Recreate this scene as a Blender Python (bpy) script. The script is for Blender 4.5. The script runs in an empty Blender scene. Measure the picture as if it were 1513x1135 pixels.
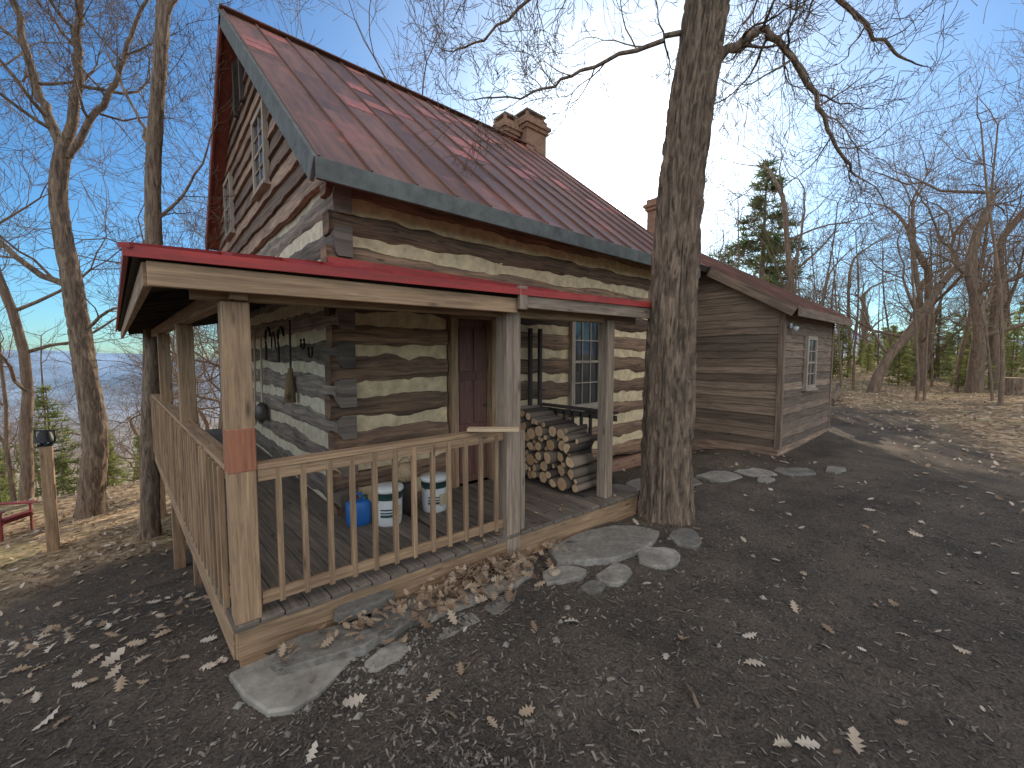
import bpy, math, random
from mathutils import Vector, noise, Matrix
V=Vector
rnd=random.Random(7)
scene=bpy.context.scene
F2=V((.656,.755,0)); R2=V((.755,-.656,0)); UP=V((0,0,1))

# ---------------------------------------------------------------- helpers
def ss(a,b,x):
    t=(x-a)/(b-a); t=0 if t<0 else (1 if t>1 else t)
    return t*t*(3-2*t)
def nz(x,y,z=0.0): return noise.noise(V((x,y,z)))

def H0(x,y):
    m=1-ss(9,15,x)
    z=-1.38*ss(3.0,8.6,y)*m-.2*ss(9,14,y)*m
    z-=.10*ss(0.2,-3.0,x)*ss(1.0,4.0,y)
    e=.32*max(0,y-15.5-.8*max(0,x-5))
    z-=60*(1-math.exp(-e/60))
    z+=.30*ss(11,22,x)
    z+=.55*ss(10,22,x)*ss(2.2,-4,y)
    z+=1.2*ss(25,60,x)*ss(30,0,y)
    return z
def H(x,y):
    z=H0(x,y)
    d=math.hypot(x,y)
    z+=.045*nz(x*.9,y*.9)+.014*nz(x*4,y*4,3)
    if d>14: z+=.25*ss(14,40,d)*nz(x*.12,y*.12,5)
    if d>300:
        z+=ss(300,1500,d)*(30+95*nz(x*.0011,y*.0011,2)+30*nz(x*.004,y*.004,8))
    return z

class MB:
    def __init__(s):
        s.v=[];s.f=[];s.uv=[];s.t=[];s.m=[];s.s=[]
    def face(s,idx,uvs,t=.5,m=0,sm=False):
        s.f.append(idx)
        for u in uvs: s.uv.extend(u)
        s.t.append(t);s.m.append(m);s.s.append(sm)
    def box(s,c,ax,ay,az,t=None,m=0):
        if t is None: t=rnd.random()
        c=V(c);ax=V(ax);ay=V(ay);az=V(az)
        b=len(s.v)
        for i in (-1,1):
            for j in (-1,1):
                for k in (-1,1):
                    s.v.append(c+ax*i+ay*j+az*k)
        la,lb,lc=ax.length,ay.length,az.length
        o=rnd.random()*40; o2=rnd.random()*40
        def I(i,j,k): return b+i*4+j*2+k
        flip = ax.cross(ay).dot(az)<0
        fs=[([I(0,0,0),I(0,1,0),I(1,1,0),I(1,0,0)],[(0,0),(0,lb),(la,lb),(la,0)]),
            ([I(0,0,1),I(1,0,1),I(1,1,1),I(0,1,1)],[(0,0),(la,0),(la,lb),(0,lb)]),
            ([I(0,0,0),I(1,0,0),I(1,0,1),I(0,0,1)],[(0,0),(la,0),(la,lc),(0,lc)]),
            ([I(0,1,0),I(0,1,1),I(1,1,1),I(1,1,0)],[(0,0),(0,lc),(la,lc),(la,0)]),
            ([I(0,0,0),I(0,0,1),I(0,1,1),I(0,1,0)],[(0,0),(0,lc),(lb,lc),(lb,0)]),
            ([I(1,0,0),I(1,1,0),I(1,1,1),I(1,0,1)],[(0,0),(lb,0),(lb,lc),(0,lc)])]
        for n,(ix,u) in enumerate(fs):
            if flip: ix=ix[::-1];u=u[::-1]
            q=n*.37
            s.face(ix,[(2*a+o,2*bb+o2+q) for a,bb in u],t,m)
    def abox(s,x0,x1,y0,y1,z0,z1,t=None,m=0,grain='x'):
        c=((x0+x1)/2,(y0+y1)/2,(z0+z1)/2)
        X=V(((x1-x0)/2,0,0));Y=V((0,(y1-y0)/2,0));Z=V((0,0,(z1-z0)/2))
        if grain=='x': s.box(c,X,Y,Z,t,m)
        elif grain=='y': s.box(c,Y,Z,X,t,m)
        else: s.box(c,Z,X,Y,t,m)
    def beam(s,p0,p1,w,h,t=None,m=0,up=UP):
        p0=V(p0);p1=V(p1);d=(p1-p0);L=d.length;d.normalize()
        if abs(d.dot(up))>.98: up=V((0,1,0))
        side=d.cross(up).normalized();u=side.cross(d).normalized()
        s.box((p0+p1)/2,d*L/2,side*w/2,u*h/2,t,m)
    def tube(s,pts,rad,n,t=.5,m=0,cap=False,mc=None,sm=True):
        b=len(s.v);N=len(pts)
        od=(pts[-1]-pts[0])
        ref=V((0,0,1)) if abs(od.z)<.7*od.length else (V((1,0,0)) if abs(od.x)<abs(od.y) else V((0,1,0)))
        cs=[(math.cos(2*math.pi*k/n),math.sin(2*math.pi*k/n)) for k in range(n)]
        L=[0]
        for i,p in enumerate(pts):
            tg=pts[min(i+1,N-1)]-pts[max(i-1,0)]
            a=tg.cross(ref)
            if a.length<1e-9: a=V((1,0,0))
            a.normalize();c=a.cross(tg).normalized()
            r=rad[i]
            for x,y in cs: s.v.append(p+a*(x*r)+c*(y*r))
            if i: L.append(L[-1]+(p-pts[i-1]).length)
        rr=rad[0]*2*math.pi/n
        o=rnd.random()*10
        for i in range(N-1):
            for k in range(n):
                k2=(k+1)%n
                s.face([b+i*n+k,b+i*n+k2,b+(i+1)*n+k2,b+(i+1)*n+k],
                  [(L[i]+o,k*rr),(L[i]+o,(k+1)*rr),(L[i+1]+o,(k+1)*rr),(L[i+1]+o,k*rr)],t,m,sm)
        if cap:
            if mc is None: mc=m
            s.face([b+k for k in range(n)][::-1],[(rad[0]*x,rad[0]*y) for x,y in cs][::-1],t,mc)
            e=b+(N-1)*n
            s.face([e+k for k in range(n)],[(rad[-1]*x,rad[-1]*y) for x,y in cs],t,mc)
    def lathe(s,c,prof,n=24,t=.5,m=0,axis=None):
        c=V(c);b=len(s.v)
        for r,z in prof:
            for k in range(n):
                a=2*math.pi*k/n
                s.v.append(c+V((r*math.cos(a),r*math.sin(a),z)))
        for i in range(len(prof)-1):
            for k in range(n):
                k2=(k+1)%n
                mm=m[i] if isinstance(m,(list,tuple)) else m
                s.face([b+i*n+k,b+i*n+k2,b+(i+1)*n+k2,b+(i+1)*n+k],
                       [(k/n,prof[i][1]),((k+1)/n,prof[i][1]),((k+1)/n,prof[i+1][1]),(k/n,prof[i+1][1])],t,mm,True)
    def slab(s,poly,th,t=.5,m=0,mb=None,ms=None):
        b=len(s.v);n=len(poly)
        if mb is None: mb=m
        if ms is None: ms=m
        P=[V(p) for p in poly]
        for p in P: s.v.append(p)
        for p in P: s.v.append(p-V((0,0,th)))
        uv=[(p.x,p.y) for p in P]
        s.face([b+i for i in range(n)],uv,t,m)
        s.face([b+n+i for i in range(n)][::-1],uv[::-1],t,mb)
        for i in range(n):
            j=(i+1)%n
            l=(P[j]-P[i]).length
            s.face([b+i,b+n+i,b+n+j,b+j],[(0,th),(0,0),(l,0),(l,th)],t,ms)
    def build(s,name,mats,parent=None,bevel=0,loc=None):
        me=bpy.data.meshes.new(name)
        me.from_pydata(s.v,[],s.f)
        uvl=me.uv_layers.new(name='UVMap'); uvl.data.foreach_set('uv',s.uv)
        at=me.attributes.new('tint','FLOAT','FACE'); at.data.foreach_set('value',s.t)
        me.polygons.foreach_set('material_index',s.m)
        me.polygons.foreach_set('use_smooth',s.s)
        for m in mats: me.materials.append(m)
        me.update()
        o=bpy.data.objects.new(name,me); scene.collection.objects.link(o)
        if parent: o.parent=parent
        if bevel:
            md=o.modifiers.new('bevel','BEVEL');md.width=bevel;md.segments=1;md.limit_method='ANGLE';md.angle_limit=math.radians(40)
        return o
def empty(name):
    o=bpy.data.objects.new(name,None);scene.collection.objects.link(o);o.empty_display_size=.2;return o

# ---------------------------------------------------------------- materials
def newmat(name):
    m=bpy.data.materials.new(name);m.use_nodes=True
    nt=m.node_tree;bs=nt.nodes['Principled BSDF']
    return m,nt,bs
def N(nt,typ,**k):
    n=nt.nodes.new(typ)
    for a,b in k.items(): setattr(n,a,b)
    return n
def ramp(nt,stops):
    r=N(nt,'ShaderNodeValToRGB');e=r.color_ramp.elements
    while len(e)<len(stops): e.new(.5)
    for i,(p,c) in enumerate(stops):
        e[i].position=p;e[i].color=(*c,1)
    return r
def mix(nt,fac,a,b,mode='MIX'):
    n=N(nt,'ShaderNodeMix',data_type='RGBA',blend_type=mode)
    for i,v in ((0,fac),(6,a),(7,b)):
        if isinstance(v,bpy.types.NodeSocket): nt.links.new(v,n.inputs[i])
        elif i==0: n.inputs[0].default_value=v
        else: n.inputs[i].default_value=(*v,1)
    return n.outputs[2]
def mth(nt,op,a,b=None,clamp=False):
    n=N(nt,'ShaderNodeMath',operation=op,use_clamp=clamp)
    for i,v in ((0,a),(1,b)):
        if v is None: continue
        if isinstance(v,bpy.types.NodeSocket): nt.links.new(v,n.inputs[i])
        else: n.inputs[i].default_value=v
    return n.outputs[0]
def noisen(nt,vec,scale,detail=5,rough=.6,dist=0):
    n=N(nt,'ShaderNodeTexNoise');n.inputs['Scale'].default_value=scale;n.inputs['Detail'].default_value=detail
    n.inputs['Roughness'].default_value=rough;n.inputs['Distortion'].default_value=dist
    if vec: nt.links.new(vec,n.inputs['Vector'])
    return n.outputs['Fac']
def mapping(nt,vec,sc):
    n=N(nt,'ShaderNodeMapping');n.inputs['Scale'].default_value=sc;nt.links.new(vec,n.inputs['Vector']);return n.outputs[0]
def bump(nt,bs,h,st=.4,dist=.02):
    b=N(nt,'ShaderNodeBump');b.inputs['Strength'].default_value=st;b.inputs['Distance'].default_value=dist
    nt.links.new(h,b.inputs['Height']);nt.links.new(b.outputs[0],bs.inputs['Normal'])
def wood(name,dark,light,sc=(2.2,45),tint=.7,rough=.8,bs_=.5,stain=(.05,.04,.035),stamt=.5):
    m,nt,bs=newmat(name)
    tc=N(nt,'ShaderNodeTexCoord')
    g=noisen(nt,mapping(nt,tc.outputs['UV'],(sc[0],sc[1],1)),1,8,.7,.6)
    r=ramp(nt,[(.32,dark),(.68,light)]);nt.links.new(g,r.inputs[0])
    big=noisen(nt,mapping(nt,tc.outputs['UV'],(1.5,5,1)),1.3,4,.6)
    r2=ramp(nt,[(.45,(0,0,0)),(.75,(1,1,1))]);nt.links.new(big,r2.inputs[0])
    c=mix(nt,mth(nt,'MULTIPLY',r2.outputs[0],stamt),r.outputs[0],stain)
    vo=N(nt,'ShaderNodeTexVoronoi');vo.inputs['Scale'].default_value=1
    nt.links.new(mapping(nt,tc.outputs['UV'],(2.3,9,1)),vo.inputs['Vector'])
    k=ramp(nt,[(.05,(1,1,1)),(.16,(0,0,0))]);nt.links.new(vo.outputs['Distance'],k.inputs[0])
    c=mix(nt,mth(nt,'MULTIPLY',k.outputs[0],.75),c,tuple(x*.35 for x in dark))
    at=N(nt,'ShaderNodeAttribute',attribute_name='tint')
    f=mth(nt,'MULTIPLY_ADD',at.outputs['Fac'],tint)
    f.node.inputs[2].default_value=1-tint*.5
    vm=N(nt,'ShaderNodeVectorMath',operation='SCALE');nt.links.new(c,vm.inputs[0]);nt.links.new(f,vm.inputs['Scale'])
    nt.links.new(vm.outputs[0],bs.inputs['Base Color'])
    bs.inputs['Roughness'].default_value=rough
    bump(nt,bs,g,bs_,.01)
    return m
def plain(name,col,rough=.6,var=.25,scale=8,metal=0,bst=.15):
    m,nt,bs=newmat(name)
    tc=N(nt,'ShaderNodeTexCoord')
    g=noisen(nt,tc.outputs['Object'],scale,6,.65)
    r=ramp(nt,[(.3,tuple(x*(1-var) for x in col)),(.7,tuple(min(1,x*(1+var)) for x in col))]);nt.links.new(g,r.inputs[0])
    nt.links.new(r.outputs[0],bs.inputs['Base Color'])
    bs.inputs['Roughness'].default_value=rough;bs.inputs['Metallic'].default_value=metal
    bump(nt,bs,g,bst,.02)
    return m

M_log=wood('hewn_log',(.05,.03,.02),(.40,.235,.13),(1.6,24),.95,.85,1.0)
M_loggrey=wood('weathered_log',(.075,.056,.043),(.37,.285,.21),(1.6,26),.7,.85,1.0)
M_siding=wood('weathered_siding',(.075,.046,.03),(.40,.255,.165),(1.5,28),1.0,.85,.9)
M_annex=wood('clapboard_wood',(.09,.06,.04),(.36,.245,.16),(1.4,30),.8,.85,.8)
M_porch=wood('porch_lumber',(.19,.108,.055),(.52,.33,.18),(1.8,36),.4,.75,.4,(.13,.08,.045),.55)
M_porchgrey=wood('grey_lumber',(.16,.112,.075),(.44,.325,.225),(1.8,36),.4,.8,.5,(.12,.09,.065),.5)
M_deck=wood('deck_boards',(.08,.062,.045),(.26,.20,.145),(1.8,36),.5,.85,.5,(.06,.05,.04),.5)
M_redwood=wood('new_cedar',(.26,.085,.04),(.46,.18,.09),(2,40),.2,.7,.3,(.28,.10,.05),.3)
M_dark=wood('dark_stained_wood',(.035,.026,.02),(.09,.065,.05),(2,40),.4,.8,.4)
M_pale=wood('pale_board',(.48,.34,.19),(.68,.50,.31),(2,50),.1,.7,.3,(.4,.27,.16),.2)
M_doorwood=wood('door_wood',(.12,.05,.034),(.24,.11,.075),(2,40),.2,.7,.3)
M_trim=wood('window_trim',(.28,.21,.15),(.50,.40,.30),(2,50),.2,.7,.3)
M_green=plain('painted_fascia',(.125,.13,.115),.8,.35,6)
M_reddark=plain('rake_paint',(.24,.06,.035),.7,.3,5)
M_chink=plain('chinking',(.66,.50,.29),.9,.3,7,0,.9)
M_chinkw=plain('chinking_left',(.62,.53,.37),.9,.25,9,0,.7)
M_black=plain('black_iron',(.02,.02,.02),.5,.3,20,.6)
M_steel=plain('old_steel',(.16,.14,.13),.5,.4,30,.7)
M_white=plain('white_plastic',(.74,.73,.68),.45,.08,8,0,.02)
M_bgreen=plain('green_label',(.03,.07,.06),.45,.2,30,0,.02)
M_blue=plain('blue_plastic',(.02,.14,.42),.4,.15,10,0,.05)
M_wick=wood('wicker',(.30,.19,.10),(.6,.43,.25),(40,40),.2,.8,.8)
M_redch=plain('red_painted_wood',(.22,.028,.022),.6,.2,8)
M_slab=plain('concrete',(.25,.22,.175),.9,.4,6,0,.8)
M_straw=wood('broom_straw',(.16,.10,.05),(.34,.23,.12),(4,120),.2,.9,.8)

def glassmat():
    m,nt,bs=newmat('window_glass')
    bs.inputs['Base Color'].default_value=(.03,.035,.04,1);bs.inputs['Roughness'].default_value=.04
    bs.inputs['Specular IOR Level'].default_value=.7
    return m
M_glass=glassmat()
def roofmat(name,base,red,thr):
    m,nt,bs=newmat(name)
    tc=N(nt,'ShaderNodeTexCoord');at=N(nt,'ShaderNodeAttribute',attribute_name='tint')
    n1=noisen(nt,mapping(nt,tc.outputs['UV'],(1.2,8,1)),1,7,.7)
    n2=noisen(nt,tc.outputs['Object'],1.1,5,.65)
    n3=noisen(nt,tc.outputs['Object'],9,6,.7)
    r=ramp(nt,[(0,tuple(x*.6 for x in base)),(thr,tuple(x*1.25 for x in base)),(thr+.02,red),(1,tuple(min(1,x*1.25) for x in red))])
    r.color_ramp.interpolation='LINEAR'
    nt.links.new(at.outputs['Fac'],r.inputs[0])
    st=ramp(nt,[(.35,(.55,.57,.6)),(.7,(1.3,1.22,1.15))]);nt.links.new(n1,st.inputs[0])
    c=mix(nt,1.0,r.outputs[0],st.outputs[0],'MULTIPLY')
    p=ramp(nt,[(.55,(0,0,0)),(.62,(1,1,1))]);nt.links.new(n2,p.inputs[0])
    c=mix(nt,mth(nt,'MULTIPLY',p.outputs[0],.35),c,red)
    p3=ramp(nt,[(.60,(0,0,0)),(.70,(1,1,1))]);nt.links.new(n3,p3.inputs[0])
    c=mix(nt,mth(nt,'MULTIPLY',p3.outputs[0],.6),c,tuple(x*.45 for x in base))
    nt.links.new(c,bs.inputs['Base Color'])
    rr=mth(nt,'MULTIPLY_ADD',n1,.35);rr.node.inputs[2].default_value=.40
    nt.links.new(rr,bs.inputs['Roughness'])
    bump(nt,bs,mth(nt,'ADD',n2,mth(nt,'MULTIPLY',n3,.15)),.3,.03)
    return m
M_roof=roofmat('old_metal_roof',(.23,.115,.078),(.44,.15,.11),.8)
M_redroof=roofmat('red_metal_roof',(.40,.04,.03),(.50,.07,.05),.85)

def barkmat(name,dark,light,sc=1.0,uv=False,b=.8):
    m,nt,bs=newmat(name)
    tc=N(nt,'ShaderNodeTexCoord')
    vec=mapping(nt,tc.outputs['Object'],(16*sc,16*sc,2.4*sc))
    g=noisen(nt,vec,1,7,.7,1.0)
    n2=noisen(nt,tc.outputs['Object'],1.5,3,.6)
    r=ramp(nt,[(.38,dark),(.62,light)]);nt.links.new(g,r.inputs[0])
    c=mix(nt,mth(nt,'MULTIPLY',n2,.5),r.outputs[0],tuple(x*.55 for x in light))
    nt.links.new(c,bs.inputs['Base Color']);bs.inputs['Roughness'].default_value=.9
    bump(nt,bs,g,b,.04)
    return m
M_bark=barkmat('oak_bark',(.05,.033,.022),(.37,.255,.165),1,False,1.0)
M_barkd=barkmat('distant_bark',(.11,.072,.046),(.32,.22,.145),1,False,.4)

def brickmat():
    m,nt,bs=newmat('chimney_brick')
    tc=N(nt,'ShaderNodeTexCoord')
    b=N(nt,'ShaderNodeTexBrick');b.inputs['Scale'].default_value=5
    b.inputs['Color1'].default_value=(.36,.18,.10,1);b.inputs['Color2'].default_value=(.24,.12,.075,1);b.inputs['Mortar'].default_value=(.32,.25,.18,1)
    b.inputs['Mortar Size'].default_value=.03;b.inputs['Brick Width'].default_value=.9;b.inputs['Row Height'].default_value=.36
    nt.links.new(tc.outputs['UV'],b.inputs['Vector'])
    nt.links.new(b.outputs['Color'],bs.inputs['Base Color']);bs.inputs['Roughness'].default_value=.9
    bump(nt,bs,b.outputs['Fac'],-.5,.02);return m
M_brick=brickmat()

def stonemat():
    m,nt,bs=newmat('flagstone')
    tc=N(nt,'ShaderNodeTexCoord');at=N(nt,'ShaderNodeAttribute',attribute_name='tint')
    g=noisen(nt,tc.outputs['Object'],3.2,9,.7,.5)
    g2=noisen(nt,tc.outputs['Object'],22,6,.7,.2)
    r=ramp(nt,[(.3,(.16,.14,.11)),(.55,(.30,.265,.215)),(.75,(.43,.385,.32))]);nt.links.new(g,r.inputs[0])
    q=ramp(nt,[(.3,(.62,.62,.62)),(.7,(1.2,1.2,1.2))]);nt.links.new(g2,q.inputs[0])
    c=mix(nt,1.0,r.outputs[0],q.outputs[0],'MULTIPLY')
    f=mth(nt,'MULTIPLY_ADD',at.outputs['Fac'],.5);f.node.inputs[2].default_value=.65
    vm=N(nt,'ShaderNodeVectorMath',operation='SCALE');nt.links.new(c,vm.inputs[0]);nt.links.new(f,vm.inputs['Scale'])
    nt.links.new(vm.outputs[0],bs.inputs['Base Color']);bs.inputs['Roughness'].default_value=.85
    bump(nt,bs,mth(nt,'ADD',g,mth(nt,'MULTIPLY',g2,.4)),.9,.035);return m
M_stone=stonemat()

def groundmat():
    m,nt,bs=newmat('ground_mulch_and_leaf_litter')
    tc=N(nt,'ShaderNodeTexCoord');P=tc.outputs['Object']
    sep=N(nt,'ShaderNodeSeparateXYZ');nt.links.new(P,sep.inputs[0]);X,Y=sep.outputs[0],sep.outputs[1]
    n1=noisen(nt,P,60,5,.75);n2=noisen(nt,P,1.1,6,.65)
    r1=ramp(nt,[(.3,(.045,.037,.029)),(.52,(.12,.099,.078)),(.70,(.215,.177,.14)),(.85,(.36,.30,.235))]);nt.links.new(n1,r1.inputs[0])
    r1b=ramp(nt,[(.3,(.55,.55,.55)),(.7,(1.5,1.42,1.32))]);nt.links.new(n2,r1b.inputs[0])
    mul=mix(nt,1.0,r1.outputs[0],r1b.outputs[0],'MULTIPLY')
    v2=N(nt,'ShaderNodeTexVoronoi');v2.inputs['Scale'].default_value=11;nt.links.new(P,v2.inputs['Vector'])
    sx=N(nt,'ShaderNodeSeparateXYZ');nt.links.new(v2.outputs['Color'],sx.inputs[0])
    r2=ramp(nt,[(.0,(.16,.105,.06)),(.5,(.36,.255,.15)),(1,(.54,.41,.26))]);nt.links.new(sx.outputs[0],r2.inputs[0])
    lit=mix(nt,1.0,r2.outputs[0],r1b.outputs[0],'MULTIPLY')
    gr=noisen(nt,P,.35,4,.6)
    rg=ramp(nt,[(.52,(0,0,0)),(.64,(1,1,1))]);nt.links.new(gr,rg.inputs[0])
    lit=mix(nt,mth(nt,'MULTIPLY',rg.outputs[0],.4),lit,(.17,.19,.07))
    wob=mth(nt,'MULTIPLY',mth(nt,'SUBTRACT',noisen(nt,P,.9,4,.6),.5),3.0)
    a=mth(nt,'SUBTRACT',mth(nt,'MULTIPLY',mth(nt,'SUBTRACT',X,10),.4),mth(nt,'ADD',Y,.7))
    a=mth(nt,'ADD',a,wob)
    a=mth(nt,'MULTIPLY',a,1.2,True)
    a=mth(nt,'MULTIPLY',a,mth(nt,'SUBTRACT',X,8.0,True),True)
    b=mth(nt,'MULTIPLY',mth(nt,'ADD',mth(nt,'SUBTRACT',Y,8.6),wob),.9,True)
    c=mth(nt,'MULTIPLY',mth(nt,'ADD',mth(nt,'SUBTRACT',X,16.5),wob),.5,True)
    mk=mth(nt,'MAXIMUM',mth(nt,'MAXIMUM',a,b),c)
    col=mix(nt,mk,mul,lit)
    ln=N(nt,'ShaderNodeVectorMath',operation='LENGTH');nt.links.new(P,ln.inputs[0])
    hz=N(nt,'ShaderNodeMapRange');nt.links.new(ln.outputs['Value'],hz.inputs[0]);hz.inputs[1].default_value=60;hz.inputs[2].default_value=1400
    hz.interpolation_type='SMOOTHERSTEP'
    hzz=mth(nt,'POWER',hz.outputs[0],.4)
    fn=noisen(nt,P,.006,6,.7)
    haze_col=ramp(nt,[(.40,(.12,.20,.29)),(.60,(.27,.39,.54))]);nt.links.new(fn,haze_col.inputs[0])
    col=mix(nt,hzz,col,haze_col.outputs[0])  # aerial haze painted into the base colour, bluer with distance
    nt.links.new(col,bs.inputs['Base Color']);bs.inputs['Roughness'].default_value=.95
    bs.inputs['Specular IOR Level'].default_value=.2
    h=mth(nt,'ADD',n1,mth(nt,'MULTIPLY',sx.outputs[1],mth(nt,'MULTIPLY',mk,.6)))
    bump(nt,bs,h,.9,.03)
    return m
M_ground=groundmat()
def tintmat(name,stops,rough=.85,trans=0):
    m,nt,bs=newmat(name)
    at=N(nt,'ShaderNodeAttribute',attribute_name='tint')
    r=ramp(nt,stops);nt.links.new(at.outputs['Fac'],r.inputs[0])
    nt.links.new(r.outputs[0],bs.inputs['Base Color']);bs.inputs['Roughness'].default_value=rough
    if trans:
        t=N(nt,'ShaderNodeBsdfTranslucent');nt.links.new(r.outputs[0],t.inputs[0])
        ms=N(nt,'ShaderNodeMixShader');ms.inputs[0].default_value=trans
        nt.links.new(bs.outputs[0],ms.inputs[1]);nt.links.new(t.outputs[0],ms.inputs[2])
        nt.links.new(ms.outputs[0],nt.nodes['Material Output'].inputs[0])
    return m
M_leaf=tintmat('dry_leaf',[(0,(.22,.135,.08)),(.5,(.44,.315,.20)),(1,(.62,.53,.42))],.8,.25)
M_chip=tintmat('mulch_chip',[(0,(.042,.034,.027)),(.6,(.13,.105,.08)),(1,(.29,.235,.18))],.9)
M_needle=tintmat('pine_needles',[(0,(.08,.12,.04)),(1,(.19,.25,.08))],.7,.45)
M_needl2=tintmat('young_pine_needles',[(0,(.17,.20,.06)),(1,(.40,.42,.15))],.7,.6)
M_cut=tintmat('cut_wood_end',[(0,(.44,.25,.12)),(1,(.76,.51,.28))],.8)
M_woodbark=tintmat('firewood_bark',[(0,(.06,.042,.03)),(1,(.24,.175,.12))],.9)

# ---------------------------------------------------------------- ground
def build_ground():
    n=330;k=9.0;A=1.0;cx,cy=2.5,3.5
    g=[A*math.sinh(k*(2*i/(n-1)-1)) for i in range(n)]
    vs=[];fs=[]
    for j in range(n):
        y=cy+g[j]
        for i in range(n):
            x=cx+g[i];vs.append((x,y,H(x,y)))
    for j in range(n-1):
        for i in range(n-1):
            a=j*n+i;fs.append((a,a+1,a+n+1,a+n))
    me=bpy.data.meshes.new('ground');me.from_pydata(vs,[],fs)
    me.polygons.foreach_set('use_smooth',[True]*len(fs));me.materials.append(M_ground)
    o=bpy.data.objects.new('ground',me);scene.collection.objects.link(o)
build_ground()

# ---------------------------------------------------------------- cabin
cabin=empty('log_cabin')
WX,WY=1.45,4.39
XE=9.0
XR=8.30
def subtract(a,b,ops,z0,z1):
    segs=[(a,b)]
    for (o0,o1,oz0,oz1) in ops:
        if z1<oz0+.03 or z0>oz1-.03: continue
        ns=[]
        for s0,s1 in segs:
            if o1<=s0 or o0>=s1: ns.append((s0,s1));continue
            if o0>s0: ns.append((s0,o0))
            if o1<s1: ns.append((o1,s1))
        segs=ns
    return segs
def log(mb,p0,d,L,nrm,h,th,t,m=0,sd=0):
    n=max(2,int(L/.07))
    prof=[(-th,-.5),(-.035,-.5),(-.012,-.40),(.004,-.2),(.008,.1),(.0,.32),(-.012,.42),(-.035,.5),(-th,.5)]
    b=len(mb.v);K=len(prof);o=rnd.random()*30
    for i in range(n+1):
        s=L*i/n
        wt=.065*nz(s*1.0,sd*7.3,1)+.026*nz(s*4,sd*7.3,2)+.010*nz(s*14,sd,3)
        wb=.065*nz(s*1.0,sd*7.3,11)+.026*nz(s*4,sd*7.3,12)+.010*nz(s*14,sd,13)
        bo=.025*nz(s*1.7,sd*5.1,21)
        for q,(a,z) in enumerate(prof):
            w=wt if z>0 else wb
            f=abs(z)*2
            bb=bo+.02*nz(s*4,sd*3.1+q*.7,31)+.008*nz(s*12,sd*3.1+q*1.3,32) if a>-.1 else 0
            mb.v.append(p0+d*s+nrm*(a+bb)+UP*(z*h+w*f))
    cum=[0]
    for q in range(1,K): cum.append(cum[-1]+math.hypot(prof[q][0]-prof[q-1][0],(prof[q][1]-prof[q-1][1])*h))
    flip=d.cross(UP).dot(nrm)<0
    for i in range(n):
        for q in range(K-1):
            ix=[b+i*K+q,b+(i+1)*K+q,b+(i+1)*K+q+1,b+i*K+q+1]
            u=[(L*i/n+o,cum[q]+o),(L*(i+1)/n+o,cum[q]+o),(L*(i+1)/n+o,cum[q+1]+o),(L*i/n+o,cum[q+1]+o)]
            if flip: ix=ix[::-1];u=u[::-1]
            mb.face(ix,u,t,m,True)
    for e in (0,n):
        ix=[b+e*K+q for q in range(K)];u=[(prof[q][0]*.3+o,prof[q][1]*h*.3) for q in range(K)]
        if (e==0)!=flip: ix=ix[::-1];u=u[::-1]
        mb.face(ix,u,t*.5,m)
DOOR=(2.78,3.52,.25,2.36);WIN=(5.02,5.78,1.05,2.55)
fl=MB();ck=MB()
z=.21;i=0
while z<3.8:
    hh=rnd.uniform(.225,.30);zo=rnd.uniform(-.018,.018);tt=rnd.random()
    for (a,b) in subtract(WX-.03-rnd.uniform(0,.04),XE,[DOOR,WIN],z-.13,z+.13):
        log(fl,V((a,WY,z+zo)),V((1,0,0)),b-a,V((0,-1,0)),hh,.18,tt,0,i+rnd.random())
    for (a,b) in subtract(WX+.02,XE,[DOOR,WIN],z+.12,z+.26):
        ck.abox(a,b,WY+.022,WY+.16,z+.075,z+.305)
    z+=.38;i+=1
fl.build('front_log_wall',[M_log],cabin)
ck.build('front_chinking',[M_chink],cabin,.01)
lf=MB();ck=MB();z=.02;i=50
while z<3.6:
    q=rnd.uniform(0,.04)
    log(lf,V((WX,WY-.03-q,z)),V((0,1,0)),12.1-WY+.03,V((-1,0,0)),rnd.uniform(.235,.29),.18,rnd.random(),0,i)
    ck.abox(WX+.022,WX+.16,WY+.02,12.05,z+.075,z+.305,grain='y')
    z+=.38;i+=1
lf.build('left_log_wall',[M_loggrey],cabin)
ck.build('left_chinking',[M_chinkw],cabin,.01)
b=MB()
b.abox(WX+.19,XE,WY+.19,12.05,.3,3.9)
b.build('interior_walls',[M_dark],cabin)
b=MB();b.abox(WX+.04,XE-.02,WY+.05,12.06,-2.2,.0);b.build('stone_foundation',[M_brick],cabin)

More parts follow.
